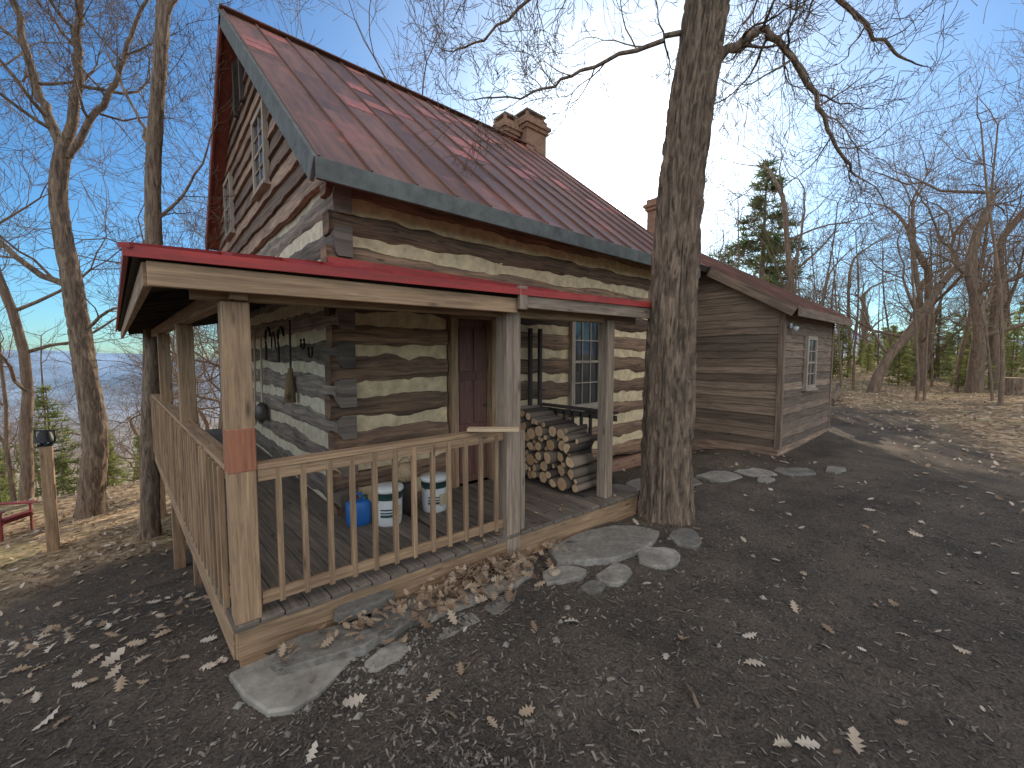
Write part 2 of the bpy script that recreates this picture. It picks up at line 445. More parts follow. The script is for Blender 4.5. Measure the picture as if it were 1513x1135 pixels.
SL=.84
def zr(y): return 3.6+SL*(y-3.94) if y<=8.7 else 3.6+SL*(8.7-3.94)-SL*(y-8.7)
ZR=zr(8.7)
def lap(mb,org,d,nrm,a0,a1,b0,b1,z0,z1,t,sd,wob=.018,out=.04):
    L=a1-a0;n=max(2,int(L/.12));b=len(mb.v);o=rnd.random()*30
    for i in range(n+1):
        f=i/n;A=a0+(a1-a0)*f;B=b0+(b1-b0)*f
        w=wob*nz(A*1.3,sd*5.7,4)+wob*.5*nz(A*5,sd*5.7,5)
        mb.v.append(org+d*A+nrm*(.0)+UP*(z0+w))
        mb.v.append(org+d*A+nrm*(out+.006*nz(A*3,sd,9))+UP*(z0+w))
        mb.v.append(org+d*B+nrm*.012+UP*(z1+.03))
    flip=d.cross(UP).dot(nrm)<0
    for i in range(n):
        for q,(v0,v1) in enumerate(((0,.03),(.03,.3))):
            ix=[b+i*3+q,b+(i+1)*3+q,b+(i+1)*3+q+1,b+i*3+q+1]
            u=[(L*i/n+o,v0+o),(L*(i+1)/n+o,v0+o),(L*(i+1)/n+o,v1+o),(L*i/n+o,v1+o)]
            if flip: ix=ix[::-1];u=u[::-1]
            mb.face(ix,u,t,0,False)
gs=MB();z=3.62;i=0;ex=.25
while z<7.25:
    def rng_(zz):
        y0=3.94+(zz+.17-3.6)/SL
        y0=max(y0,WY-.02)
        y1=min(8.7+(8.7-(3.94+(zz+.17-3.6)/SL)),12.1)
        return y0,max(y1,y0+.02)
    a0,a1=rng_(z);b0,b1=rng_(z+ex)
    lap(gs,V((WX,0,0)),V((0,1,0)),V((-1,0,0)),a0,a1,b0,b1,z,z+ex,rnd.random(),i,.045,.06)
    z+=ex;i+=1
gs.build('gable_siding',[M_siding],cabin)
b=MB();b.v=[V((WX+.06,WY,3.5)),V((WX+.06,12.1,3.5)),V((WX+.06,12.1,zr(12.1)-.15)),V((WX+.06,8.7,ZR-.15)),V((WX+.06,WY,zr(WY)-.15))]
b.face([0,1,2,3,4],[(p.y,p.z) for p in b.v])
b.v+=[p+V((XR-.1-WX-.06,0,0)) for p in b.v[:5]];b.face([5,9,8,7,6],[(p.y,p.z) for p in b.v[:5]])
b.build('gable_backing',[M_dark],cabin)

def window(name,c,wd,nrm,w,h,nx,nzz,mats,parent,fr=.07,depth=.07):
    c=V(c);mb=MB()
    for s in (-1,1):
        mb.box(c+wd*(s*(w/2+fr/2))+nrm*(depth/2),UP*(h/2+fr),wd*fr/2,nrm*depth/2,.5)
    for s in (-1,1):
        mb.box(c+UP*(s*(h/2+fr/2))+nrm*(depth/2-.003),wd*w/2,UP*fr/2,nrm*(depth/2),.5)
    mb.box(c-UP*(h/2+fr+.02)+nrm*(depth/2+.01),wd*(w/2+fr+.03),UP*.018,nrm*(depth/2+.02),.4)
    sw=.018
    for i in range(1,nx): mb.box(c+wd*(-w/2+w*i/nx)+nrm*(depth*.55),UP*h/2,wd*sw/2,nrm*.012,.6)
    for i in range(1,nzz):
        k=.02 if i*2==nzz else sw/2
        mb.box(c+UP*(-h/2+h*i/nzz)+nrm*(depth*.55+.002),wd*w/2,UP*k,nrm*.012,.6)
    mb.box(c+nrm*(depth*.4),wd*w/2,UP*h/2,nrm*.006,.5,1)
    return mb.build(name,mats,parent,.003)
window('gable_window',(WX-.035,7.18,4.87),V((0,1,0)),V((-1,0,0)),.66,.95,2,4,[M_trim,M_glass],cabin,.08)
window('gable_window_2',(WX-.035,10.25,4.87),V((0,1,0)),V((-1,0,0)),.66,.95,2,4,[M_trim,M_glass],cabin,.08)
window('front_window',(5.4,WY+.03,1.8),V((1,0,0)),V((0,-1,0)),.62,1.36,3,4,[M_trim,M_glass],cabin,.08,.09)
b=MB()
b.abox(WX-.1,WX-.03,8.35,8.45,6.1,7.0,grain='z');b.abox(WX-.1,WX-.03,8.95,9.05,6.1,7.0,grain='z')
for q in range(8): b.box((WX-.06,8.7,6.18+.1*q),V((0,.25,0)),V((.03,0,-.02)),V((.003,0,.006)))
b.build('gable_vent',[M_dark],cabin)
b=MB()
b.abox(2.80,2.90,WY-.05,WY+.1,.25,2.36,.5,1,'z');b.abox(3.40,3.52,WY-.09,WY+.1,.25,2.36,.9,1,'z')
b.abox(2.80,3.52,WY-.07,WY+.1,2.362,2.46,.5,1,'x')
b.abox(2.9,3.4,WY+.03,WY+.08,.26,2.36,.4,0,'z')
for q in range(2):
    for r_ in range(3): b.abox(2.95+.23*q,3.13+.23*q,WY+.012,WY+.029,.36+.67*r_,.36+.67*r_+.55,.7,0,'z')
b.lathe((3.34,WY+.0,1.25),[(.0,-.02),(.025,-.01),(.03,.01),(.0,.03)],10,.5,2)
b.build('front_door',[M_doorwood,M_porch,M_steel],cabin,.004)

def slope_roof(name,x0,x1,y0,z0,y1,z1,mat,pw=.45,patches=()):
    mb=MB();e=V((0,y1-y0,z1-z0));L=e.length;s=e.normalized()
    nn=V((1,0,0)).cross(s)
    if nn.z<0: nn=-nn
    o=V((0,y0,z0))
    xm=(x0+x1)/2
    mb.box(V((xm,0,0))+o+s*L/2-nn*.06,s*L/2,V(((x1-x0)/2,0,0)),nn*.055,.2,1)
    n=max(1,round((x1-x0)/pw));w=(x1-x0)/n
    for i in range(n):
        xa=x0+i*w
        cuts=[0];c=0
        while True:
            c+=rnd.uniform(.9,2.4)
            if c>L-.5: break
            cuts.append(c)
        cuts.append(L)
        tb=rnd.uniform(.15,.62)
        for a,bb in zip(cuts[:-1],cuts[1:]):
            t=min(.78,max(0,tb+rnd.uniform(-.2,.2)))
            mb.box(V((xa+w/2,0,0))+o+s*((a+bb)/2)+nn*rnd.uniform(0,.003),s*(bb-a)/2,V((w/2,0,0)),nn*.004,t,0)
        mb.box(V((xa,0,0))+o+s*L/2+nn*.018,s*L/2,V((.011,0,0)),nn*.02,.15+rnd.random()*.3,0)
    mb.box(V((x1-.012,0,0))+o+s*L/2+nn*.018,s*L/2,V((.011,0,0)),nn*.02,.4,0)
    for (px,ps,pl,pwid) in patches:
        mb.box(V((px,0,0))+o+s*ps+nn*.0095,s*pl/2,V((pwid/2,0,0)),nn*.002,.83+rnd.random()*.15,0)
    return mb.build(name,[mat,M_dark],cabin)
pt=[];npan=round((XR-1.2)/.46);pwv=(XR-1.2)/npan
for i in range(npan):
    px=1.2+pwv*(i+.5)
    for q in range(rnd.choice((1,1,2,3) if i<11 else (0,1,1))):
        pt.append((px,rnd.uniform(2.2,6.0),rnd.choice((.3,.35,.5,.6)),pwv-.05))
slope_roof('main_roof_front',1.2,XR,3.94,3.6,8.7,ZR,M_roof,.46,pt)
slope_roof('main_roof_back',1.2,XR,12.4,zr(12.4),8.7,ZR,M_roof,.46)
b=MB()
b.beam((1.15,8.7,ZR+.03),(XR+.02,8.7,ZR+.03),.22,.03,.4)
b.build('ridge_cap',[M_roof],cabin,.01)
b=MB()
b.abox(1.17,XR,3.895,3.935,3.42,3.605,.4,0)
s=V((0,4.76,4.0)).normalized();nn=V((0,-s.z,s.y))
def rake(mb,x,m,t=.5):
    mb.beam(V((x,3.93,3.6))-nn*.095,V((x,8.7,ZR))-nn*.095+s*.0,.04,.22,t,m,nn)
rake(b,1.175,0);
s2=V((0,3.7,-3.108)).normalized();n2=V((0,-s2.z,s2.y))
b.beam(V((1.175,8.72,ZR-.01))-n2*.1,V((1.175,12.4,zr(12.4)))-n2*.1,.04,.22,.5,1,n2)
b.beam(V((XR+.02,3.93,3.6))-nn*.095,V((XR+.02,8.7,ZR))-nn*.095,.04,.2,.5,0,nn)
b.beam(V((1.32,4.0,3.62))-nn*.14,V((1.32,8.7,ZR-.02))-nn*.14,.24,.02,.5,1,nn)
b.beam(V((1.32,8.72,ZR-.02))-n2*.14,V((1.32,12.35,zr(12.35)))-n2*.14,.24,.02,.5,1,n2)
b.build('rake_and_eave_boards',[M_green,M_reddark],cabin,.004)
def chimney(name,x,y,w,d,z0,z1,pot=True):
    b=MB()
    b.abox(x-w/2,x+w/2,y-d/2,y+d/2,z0,z1-.3,.5,0)
    b.abox(x-w/2-.05,x+w/2+.05,y-d/2-.05,y+d/2+.05,z1-.299,z1-.2,.5,0)
    b.abox(x-w/2-.1,x+w/2+.1,y-d/2-.1,y+d/2+.1,z1-.199,z1-.1,.5,0)
    b.abox(x-w/2-.02,x+w/2+.02,y-d/2-.02,y+d/2+.02,z1-.099,z1+.05,.5,0)
    if pot:
        for sx in(-1,1):
            for sy in(-1,1): b.abox(x+sx*w*.4-.04,x+sx*w*.4+.04,y+sy*d*.4-.04,y+sy*d*.4+.04,z1+.051,z1+.17,.5,0)
        b.abox(x-w/2,x+w/2,y-d/2,y+d/2,z1+.171,z1+.22,.5,1)
    b.build(name,[M_brick,M_slab],cabin,.008)
chimney('chimney',8.38,8.95,.74,.7,3.0,8.35)
chimney('chimney_flue',7.68,9.1,.46,.5,6.2,8.15)
chimney('rear_chimney',12.4,7.25,.46,.46,4,6.75,False)

# annex
AX,AY=9.04,2.65;AXE=12.6;AS=.6
def za(y): return 2.76+AS*(y-2.35) if y<6.5 else 2.76+AS*(6.5-2.35)-AS*(y-6.5)
an=MB();ex=.155;z=.14;i=200
while z<3.8:
    def yr(zz): return max(AY,2.35+(zz+.1-2.76)/AS)
    a0=yr(z);b0=yr(z+ex)
    if a0<4.35:
        lap(an,V((AX,0,0)),V((0,1,0)),V((-1,0,0)),a0,4.4,min(b0,4.38),4.4,z,z+ex,rnd.random(),i,.02,.035)
    if z+ex<2.88:
        lap(an,V((0,AY,0)),V((1,0,0)),V((0,-1,0)),AX,AXE,AX,AXE,z,z+ex,rnd.random(),i+.5,.02,.035)
    z+=ex;i+=1
an.build('annex_siding',[M_annex],cabin)
b=MB()
b.abox(AX+.01,AXE,AY+.012,10.3,.0,2.8,.5,0);
b.abox(AX-.05,AX+.05,AY-.05,AY+.05,.12,2.86,.5,1,'z')
b.abox(AXE-.05,AXE+.05,AY-.05,AY+.05,.12,2.8,.5,1,'z')
b.abox(AX+.02,AX+.1,4.3,10.2,2.8,3.6,.5,0)
b.build('annex_walls',[M_annex,M_annex],cabin)
b=MB();b.abox(AX-.02,AXE+.01,AY-.015,10.3,-.8,.145);b.build('annex_foundation',[M_siding],cabin,.01)
b=MB();b.v=[V((AXE,AY,2.7)),V((AXE,10.3,2.7)),V((AXE,6.5,za(6.5)-.1)),V((AX+.05,4.3,2.7)),V((AX+.05,10.3,2.7)),V((AX+.05,6.5,za(6.5)-.1)),V((AX+.05,4.3,za(4.3)-.1))]
b.face([0,1,2],[(p.y,p.z) for p in b.v[:3]]);b.face([3,4,5,6],[(p.y,p.z) for p in b.v[3:]])
b.build('annex_gables',[M_annex],cabin)
slope_roof('annex_roof_front',8.8,12.9,2.35,2.76,6.5,za(6.5),M_roof,.46)
slope_roof('annex_roof_infill',XR+.06,8.795,3.94,za(3.94),6.5,za(6.5),M_roof,.46)
slope_roof('annex_roof_back',XR+.06,12.9,10.6,za(10.6),6.5,za(6.5),M_roof,.46)
b=MB()
b.abox(8.78,12.92,2.31,2.348,2.60,2.765,.5)
sa=V((0,1,AS)).normalized();na=V((0,-sa.z,sa.y))
b.beam(V((8.785,2.35,2.76))-na*.09,V((8.785,3.9,za(3.9)))-na*.09,.03,.17,.5,0,na)
b.beam(V((12.92,2.35,2.76))-na*.09,V((12.92,6.5,za(6.5)))-na*.09,.03,.17,.5,0,na)
b.build('annex_fascia',[M_annex],cabin,.004)
window('annex_window',(10.68,AY-.03,1.75),V((1,0,0)),V((0,-1,0)),.55,.95,2,4,[M_trim,M_glass],cabin,.08)
fld=empty('flood_light')
b=MB();b.abox(9.3,9.38,AY-.06,AY-.04,2.42,2.52,.5,0)
b.lathe((0,0,0),[(.0,0),(.035,.0),(.05,.06),(.055,.1),(.0,.1)],14,.5,0)
o=b.build('lamp_head',[M_white],fld);
for i_ in range(8,len(o.data.vertices)):
    v=o.data.vertices[i_].co; x,y,zz=v
    v.x,v.y,v.z=9.34+x,AY-.08-zz*.8+y*.4,2.44-y*.8-zz*.4

# ---------------------------------------------------------------- porch
def yf(x): return 3.07-.05*(x-.4)
def xl(y): return .42-.045*(y-3.05)
DZ=.25
b=MB();x=.33;i=0
while x<4.4:
    w=.134
    y0=yf(x)-.13+rnd.uniform(-.008,.008)
    if x<1.9: b.beam((x+w/2,y0,DZ-.018),(x+w/2-.045*(11.5-y0),11.5,DZ-.018),w,.036)
    else: b.beam((x+w/2,y0,DZ-.018),(x+w/2,4.36,DZ-.018),w,.036)
    x+=.141
b.build('deck_boards',[M_deck],cabin,.004)
b=MB()
b.beam((.35,yf(.38)-.09,.11),(4.38,yf(4.38)-.09,.11),.04,.205,.3)
b.beam((.345,yf(.4)-.06,.11),(xl(11.5)-.06,11.5,.11),.04,.205,.5)
b.beam((4.40,2.76,.11),(4.40,4.3,.11),.04,.205,.5)
b.beam((.35,yf(.38)-.11,-.06),(4.38,yf(4.38)-.07,-.06),.12,.14,.1)
for y in (5.6,8.0,11.3):
    b.beam((xl(y)+.05,y,-2.0),(xl(y)+.05,y,.0),.14,.14,.4)
b.beam((.44,yf(.4)+.02,-.4),(.44,yf(.4)+.02,.0),.14,.14,.4)
b.build('deck_frame',[M_porch],cabin,.004)
b=MB()
def post(x,y,s,z0,z1,m=0,t=.5): b.abox(x-s/2,x+s/2,y-s/2,y+s/2,z0,z1,t,m,'z')
post(.41,3.04,.145,.02,2.22,0,.75)
b.box((.41,3.04,1.325),UP*.135,V((.0765,0,0)),V((0,.0765,0)),.5,2)
post(2.5,2.93,.165,.02,2.30,1,.6)
b.abox(2.60,2.66,2.87,2.99,.25,1.2,.3,1,'z')
post(3.98,2.93,.13,.25,2.3,1,.5)
for y in (5.55,8.0,11.2): post(xl(y)+.0,y,.14,-.1,2.22,0,.4)
b.build('porch_posts',[M_porch,M_porchgrey,M_redwood],cabin,.006)
b=MB()
b.beam((.49,3.03,1.205),(2.42,2.945,1.225),.11,.035,.6)
b.beam((.49,3.00,1.15),(2.42,2.915,1.17),.035,.075,.4)
b.beam((.49,3.00,.355),(2.42,2.915,.355),.035,.075,.4)
k=12
for q in range(k):
    x=.60+q*(2.33-.60)/(k-1)+rnd.uniform(-.006,.006)
    yy=yf(x)-.065
    b.beam((x,yy,.30),(x+rnd.uniform(-.005,.005),yy,1.19),.036,.036)
ya,yb=3.12,11.1
b.beam((xl(ya)-.03,ya,1.205),(xl(yb)-.03,yb,1.205),.11,.035,.6)
b.beam((xl(ya)-.05,ya,1.15),(xl(yb)-.05,yb,1.15),.035,.075,.4)
b.beam((xl(ya)-.05,ya,.355),(xl(yb)-.05,yb,.355),.035,.075,.4)
y=ya+.12
while y<yb:
    b.beam((xl(y)-.085,y,.2),(xl(y)-.085,y,1.19),.036,.036);y+=.165
b.build('porch_railing',[M_porch],cabin,.003)
b=MB()
b.beam((4.3,3.0,1.2),(4.3,4.3,1.2),.09,.035);b.beam((4.3,3.0,1.13),(4.3,4.3,1.13),.035,.07);b.beam((4.3,3.0,.36),(4.3,4.3,.36),.035,.07)
y=3.1
while y<4.3: b.beam((4.3,y,.36),(4.3,y,1.15),.035,.035);y+=.15
b.build('end_railing',[M_dark],cabin,.003)
b=MB();b.box((2.22,2.80,1.268),R2*.22,F2*.06,UP*.012,.6);b.build('shelf_board',[M_pale],cabin,.002)
C=V((-.06,2.80,2.43));W=V((1.43,4.37,2.80));Q=V((4.65,2.62,2.50));WR=V((4.65,4.37,2.80));Lp=V((-.45,11.8,2.43));WL=V((1.43,11.8,2.80))
b=MB()
b.slab([C,Q,WR,W],.015,.4,0,1,0);b.slab([C,W,WL,Lp],.015,.4,0,1,0)
dz=V((0,0,.0185))
b.slab([C-dz+V((.03,.03,0)),Q-dz+V((-.03,.03,0)),WR-dz,W-dz],.022,.4,1);b.slab([C-dz+V((.03,.03,0)),W-dz,WL-dz,Lp-dz+V((.03,0,0))],.022,.4,1)
def drip(p,q,off):
    b.beam(p+off,q+off,.02,.055,.5,0)
drip(C,Q,V((0,.006,-.018)));drip(Lp,C,V((.006,0,-.018)))
b.beam(Q+V((-.01,0,-.018)),WR+V((-.01,0,-.018)),.02,.055,.5,0)
q=1
while q<19:
    f=q/19;pa=C.lerp(Lp,f)
    if pa.y<4.37: hf=(pa.y-2.8)/1.57;pe=C.lerp(W,hf)
    else: pe=V((1.43,pa.y,2.80))
    b.beam(pa+UP*.008,pe+UP*.008,.02,.025,.4,0);q+=1
for q in range(1,11):
    x=-.06+q*.45
    yt=4.37 if x>1.43 else 2.8+(x+.06)/1.49*1.57
    zt=2.80 if x>1.43 else 2.43+(x+.06)/1.49*.37
    ye=2.80-.18*(x+.06)/4.71;ze=2.43+.07*(x+.06)/4.71
    b.beam((x,ye,ze+.008),(x,yt,zt+.008),.02,.025,.4,0)
b.beam(C+UP*.006,W+UP*.006,.06,.025,.3,0)
b.beam((1.40,4.335,2.83),(4.65,4.335,2.83),.02,.08,.4,0);b.beam((1.405,4.33,2.83),(1.405,11.8,2.83),.02,.08,.4,0)
b.build('porch_roof',[M_redroof,M_dark],cabin)
b=MB()
b.beam((.02,2.845,2.315),(2.46,2.775,2.335),.04,.125,.8,0)
b.beam((2.50,2.745,2.38),(4.62,2.66,2.39),.04,.125,.3,1)
b.abox(2.44,2.53,2.70,2.74,2.3,2.5,.5,1,'z')
b.beam((.02,2.87,2.315),(-.36,11.8,2.315),.04,.125,.6,0)
b.beam((.2,3.04,2.285),(4.5,2.93,2.335),.09,.12,.4,0)
b.beam((xl(3)+.0,2.9,2.285),(xl(11.6)+.0,11.6,2.285),.09,.12,.4,0)
b.build('porch_beams',[M_porch,M_porchgrey],cabin,.004)
b=MB()
x=.7
while x<4.6:
    y0=2.9;z0=2.37+.01*x
    if x>1.45: b.beam((x,y0,z0-.01),(x,4.36,2.71),.04,.09)
    x+=.45
y=3.4
while y<11.7:
    if y>4.5: b.beam((0.0-.03*(y-3),y,2.36),(1.42,y,2.70),.04,.09)
    y+=.45
b.beam(C+V((.1,.1,-.08)),W+V((0,0,-.08)),.04,.1)
b.build('porch_rafters',[M_dark],cabin,.003)

# ---------------------------------------------------------------- porch contents
fw=empty('firewood_pile');b=MB()
placed=[]
def topz(y): return .95+.26*(y-3.1)/1.2
for it in range(2600):
    r=rnd.uniform(.05,.09) if it<900 else rnd.uniform(.03,.055)
    y=rnd.uniform(3.10+r,4.33-r);
    z_=.29+r
    ok_=False
    zc=z_
    for step in range(90):
        if all((y-py)**2+(zc-pz)**2>=(r+pr)**2*.93 for py,pz,pr in placed): ok_=True;break
        zc+=.012
    if ok_ and zc+r<topz(y)+rnd.uniform(-.04,.05): placed.append((y,zc,r))
for (ry,zc,r) in placed:
    x0=3.70+rnd.uniform(-.07,.05);L_=rnd.uniform(.38,.48)
    n=rnd.choice((9,10,11,7));c0=V((x0,ry,zc));d=V((1,rnd.uniform(-.03,.12),rnd.uniform(-.03,.03))).normalized()
    base=len(b.v);an0=rnd.random()*6.28;rr=[r*rnd.uniform(.9,1.06) for _ in range(n)]
    sec=rnd.random()<.3
    for e in (0,1):
        for k in range(n):
            a=an0+2*math.pi*k/n;q=rr[k]
            if sec and k in(0,1,2): q*=.5
            b.v.append(c0+d*(L_*e)+V((0,math.cos(a)*q,math.sin(a)*q)))
    for k in range(n):
        a=an0+2*math.pi*k/n;q=rr[k]*.9
        if sec and k in(0,1,2): q*=.5
        b.v.append(c0-d*.002+V((0,math.cos(a)*q,math.sin(a)*q)))
    for k in range(n):
        a=an0+2*math.pi*k/n;q=rr[k]*.35
        b.v.append(c0-d*.003+V((0,math.cos(a)*q,math.sin(a)*q)))
    t=rnd.random()
    for k in range(n):
        k2=(k+1)%n
        b.face([base+k2,base+k,base+n+k,base+n+k2],[(0,0)]*4,t,0,True)
        b.face([base+k,base+k2,base+2*n+k2,base+2*n+k],[(0,0)]*4,t,0,False)
    t=rnd.random()
    for k in range(n):
        k2=(k+1)%n
        b.face([base+2*n+k,base+2*n+k2,base+3*n+k2,base+3*n+k],[(0,0)]*4,min(1,max(0,t+rnd.uniform(-.06,.06))),1)
    b.face([base+3*n+k for k in range(n)],[(0,0)]*n,t*.7,1);b.face([base+n+k for k in range(n)][::-1],[(0,0)]*n,t,1)
b.build('split_logs',[M_woodbark,M_cut],fw)
b=MB()
for (x,y) in ((4.05,4.27),(4.24,4.27)): b.beam((x,y,.25),(x,y,2.28),.05,.05)
b.beam((3.8,4.32,.27),(3.8,3.05,.27),.06,.04);b.beam((4.1,4.32,.27),(4.1,3.05,.27),.06,.04)
b.build('rack_frame',[M_dark],fw,.003)

def bucket(x,y,sc,name):
    e=empty(name);b=MB()
    b.lathe((x,y,DZ),[(0,.0),(.125*sc,.0),(.13*sc,.015),(.136*sc,.10),(.139*sc,.24),(.142*sc,.26),(.145*sc,.33),(.155*sc,.335),(.155*sc,.36),(.148*sc,.372),(.0,.372)],28,.5,[0,0,0,0,0,1,0,0,0,0])
    b.build('pail_body',[M_white,M_bgreen],e)
    b=MB()
    pts=[V((x,y,DZ+.30))+V((math.cos(a)*.155*sc,-.09*math.sin(a),-.10*math.sin(a))) for a in [math.pi*i/12 for i in range(13)]]
    b.tube(pts,[.004]*13,6);b.build('wire_handle',[M_steel],e)
    b=MB()
    for k in range(9):
        a0=-2.5+k*.17;R_=.1415*sc
        tg=V((-math.sin(a0),math.cos(a0),0));nr=V((math.cos(a0),math.sin(a0),0));c0=V((x,y,DZ))+nr*R_
        if k>4: b.box(c0+UP*.14,tg*.0125,UP*.06,nr*.002,.5,1)
        else:
            for q in range(3): b.box(c0+UP*(.11+.03*q),tg*.0125,UP*(.006 if q else .012),nr*.002,.5,0)
    b.build('label',[M_bgreen,M_pale],e)
bucket(1.74,3.86,.95,'paint_bucket');bucket(2.27,3.88,.98,'paint_bucket.001')
e=empty('blue_jug');b=MB()
def rbox(mb,c,hx,hy,z0,z1,m=0,r=.03,taper=1.0):
    prof=[(1-r/hx*.6,z0),(1,z0+r),(1,z1-r),(taper,z1)]
    base=len(mb.v);K=16
    for f,z in prof:
        for k in range(K):
            a=2*math.pi*k/K;cx_=math.copysign(abs(math.cos(a))**.45,math.cos(a));cy_=math.copysign(abs(math.sin(a))**.45,math.sin(a))
            mb.v.append(V((c[0]+hx*f*cx_,c[1]+hy*f*cy_,z)))
    for i in range(len(prof)-1):
        for k in range(K):
            k2=(k+1)%K;mb.face([base+i*K+k,base+i*K+k2,base+(i+1)*K+k2,base+(i+1)*K+k],[(0,0)]*4,.5,m,True)
    mb.face([base+(len(prof)-1)*K+k for k in range(K)],[(0,0)]*K,.5,m)
rbox(b,(1.50,4.02),.11,.075,DZ,DZ+.24,0,.025,.8)
b.tube([V((1.43,4.02,DZ+.23)),V((1.44,4.02,DZ+.30)),V((1.53,4.02,DZ+.305)),V((1.55,4.02,DZ+.23))],[.013]*4,8)
b.lathe((1.57,4.02,DZ+.235),[(.025,0),(.025,.04),(0,.04)],12,.5,1)
b.build('jug_body',[M_blue,M_bgreen],e)
e=empty('wicker_basket');b=MB()
b.lathe((2.0,4.02,DZ),[(0,.0),(.08,.0),(.085,.3),(.09,.33)],16,.5,1)
b.lathe((2.0,4.02,DZ+.33),[(.06,.0),(.10,.05),(.105,.12),(.07,.17),(.05,.19),(.0,.195)],18,.5,0)
b.tube([V((2.0,4.02,DZ+.42))+V((math.cos(a)*.1,0,math.sin(a)*.16)) for a in [math.pi*i/10 for i in range(11)]],[.008]*11,6,.5,0)
b.build('basket_on_stand',[M_wick,M_dark],e)

tx=WX-.06
e=empty('broom');b=MB()
b.tube([V((tx,5.9,2.35)),V((tx,5.93,1.72))],[.013,.013],8,.5,0)
b.tube([V((tx,5.93,1.74)),V((tx-.01,5.93,1.62)),V((tx-.02,5.94,1.3))],[.025,.05,.075],10,.5,1,True)
b.build('broom_handle_and_bristles',[M_dark,M_straw],e)
e=empty('garden_hoe');b=MB()
b.tube([V((tx,8.2,2.3)),V((tx-.03,8.3,.7))],[.016,.016],8,.5,0)
b.box((tx-.08,8.32,.66),V((0,.09,0)),V((.05,0,-.03)),V((.004,0,.006)),.5,1)
b.tube([V((tx,8.3,.75)),V((tx-.06,8.3,.72))],[.01,.01],6,.5,1)
b.build('hoe_handle_and_blade',[M_pale,M_steel],e)
e=empty('hanging_shovel');b=MB()
b.tube([V((tx,7.7,2.25)),V((tx-.02,7.7,1.15))],[.016,.016],8,.5,0)
b.tube([V((tx-.02,7.7,1.15)),V((tx-.03,7.7,1.08)),V((tx-.03,7.7,.9)),V((tx-.03,7.7,.82))],[.03,.09,.1,.02],8,.5,1,True)
b.build('shovel_handle_and_blade',[M_pale,M_steel],e)
def arc(c,r,a0,a1,n=10,sy=1): return [V((tx,c[0]+math.cos(a0+(a1-a0)*i/n)*r*sy,c[1]+math.sin(a0+(a1-a0)*i/n)*r)) for i in range(n+1)]
for nm,c in (('sickle',(6.4,2.12)),('sickle',(7.2,2.15))):
    e=empty(nm);b=MB();p=arc(c,.17,-.6,2.9);b.tube(p,[.012+.008*math.sin(i/10*3) for i in range(11)],6,.5,1)
    b.tube([p[0],p[0]+V((0,.02,-.22))],[.016,.018],8,.5,0,True);b.build('blade_and_handle',[M_dark,M_black],e)
for nm,y,zc in (('horseshoe',5.35,2.05),('horseshoe',5.05,1.95)):
    e=empty(nm);b=MB();b.tube(arc((y,zc),.075,math.pi*.8,math.pi*2.2,12),[.012]*13,6,.5,0);b.build('iron_shoe',[M_black],e)
e=empty('bow_saw');b=MB();p=arc((6.85,2.0),.24,0,math.pi,12,.5);b.tube(p,[.011]*13,6,.5,0)
b.beam(p[0],p[-1],.004,.03,.5,1);b.build('saw_frame_and_blade',[M_black,M_steel],e)

# ---------------------------------------------------------------- flagstones
fs=empty('flagstone_path');b=MB()
def stone(x,y,sx,sy,ang,z=None,th=.07,n=13,tilt=0):
    if z is None: z=H(x,y)+.03
    pts=[]
    sd=rnd.random()*50
    for k in range(n):
        a=2*math.pi*k/n+rnd.uniform(-.18,.18)
        r=.5*(1+.35*nz(math.cos(a)*1.4+sd,math.sin(a)*1.4,sd)+rnd.uniform(-.05,.05))/max(abs(math.cos(a)),abs(math.sin(a)))**.55
        px,py=math.cos(a)*sx*r,math.sin(a)*sy*r
        pts.append((px*math.cos(ang)-py*math.sin(ang),px*math.sin(ang)+py*math.cos(ang)))
    base=len(b.v);t=rnd.random()
    rings=[(1.02,-th),(1.0,-.012),(.96,0)]
    for f,dz_ in rings:
        for px,py in pts: b.v.append(V((x+px*f,y+py*f,z+dz_+tilt*px+.008*nz(px*6+sd,py*6))))
    for i in range(2):
        for k in range(n):
            k2=(k+1)%n;ix=[base+i*n+k,base+i*n+k2,base+(i+1)*n+k2,base+(i+1)*n+k]
            b.face(ix,[(0,0)]*4,t,0,i==1)
    b.face([base+2*n+k for k in range(n)],[(0,0)]*n,t,0)
ST=[(3.42,2.46,1.25,.55,-.12),(3.55,1.98,.42,.36,.3),(4.15,2.02,.40,.30,.5),(2.63,2.36,.42,.24,-.3),(3.0,2.07,.36,.22,.1),(2.30,2.62,.42,.26,.4),(2.70,2.08,.22,.14,0),
 (.80,2.72,.62,.32,-.2,.08),(1.28,2.68,.46,.30,.1,.07),(1.66,2.64,.46,.30,-.05,.06),(2.0,2.62,.38,.26,.2,.05),(1.12,2.88,.40,.14,-.05,.15),(1.55,2.40,.38,.18,.0,.02),(1.08,2.42,.30,.16,.2,.02),(1.95,2.38,.3,.16,.1,.02),
 (5.45,3.25,.6,.6,.2),(6.05,3.05,.6,.5,.1),(6.7,2.75,.65,.45,-.2),(7.3,2.45,.6,.45,-.4),(7.9,2.05,.65,.42,-.5),(8.5,1.65,.4,.25,0),(4.9,3.35,.5,.5,.1),(7.0,2.2,.3,.2,0)]
for s_ in ST: stone(*s_)
b.build('stones',[M_stone],fs)
b=MB();b.slab([(.28,2.86,.045),(.32,2.62,.04),(.40,2.42,.03),(.50,2.36,.03),(.64,2.38,.03),(.84,2.50,.03),(1.0,2.58,.03),(.86,2.68,.04),(.60,2.88,.045)],.12,.5,0)
b.build('concrete_footing',[M_slab],cabin,.012)
b=MB()
gm=empty('gravel')
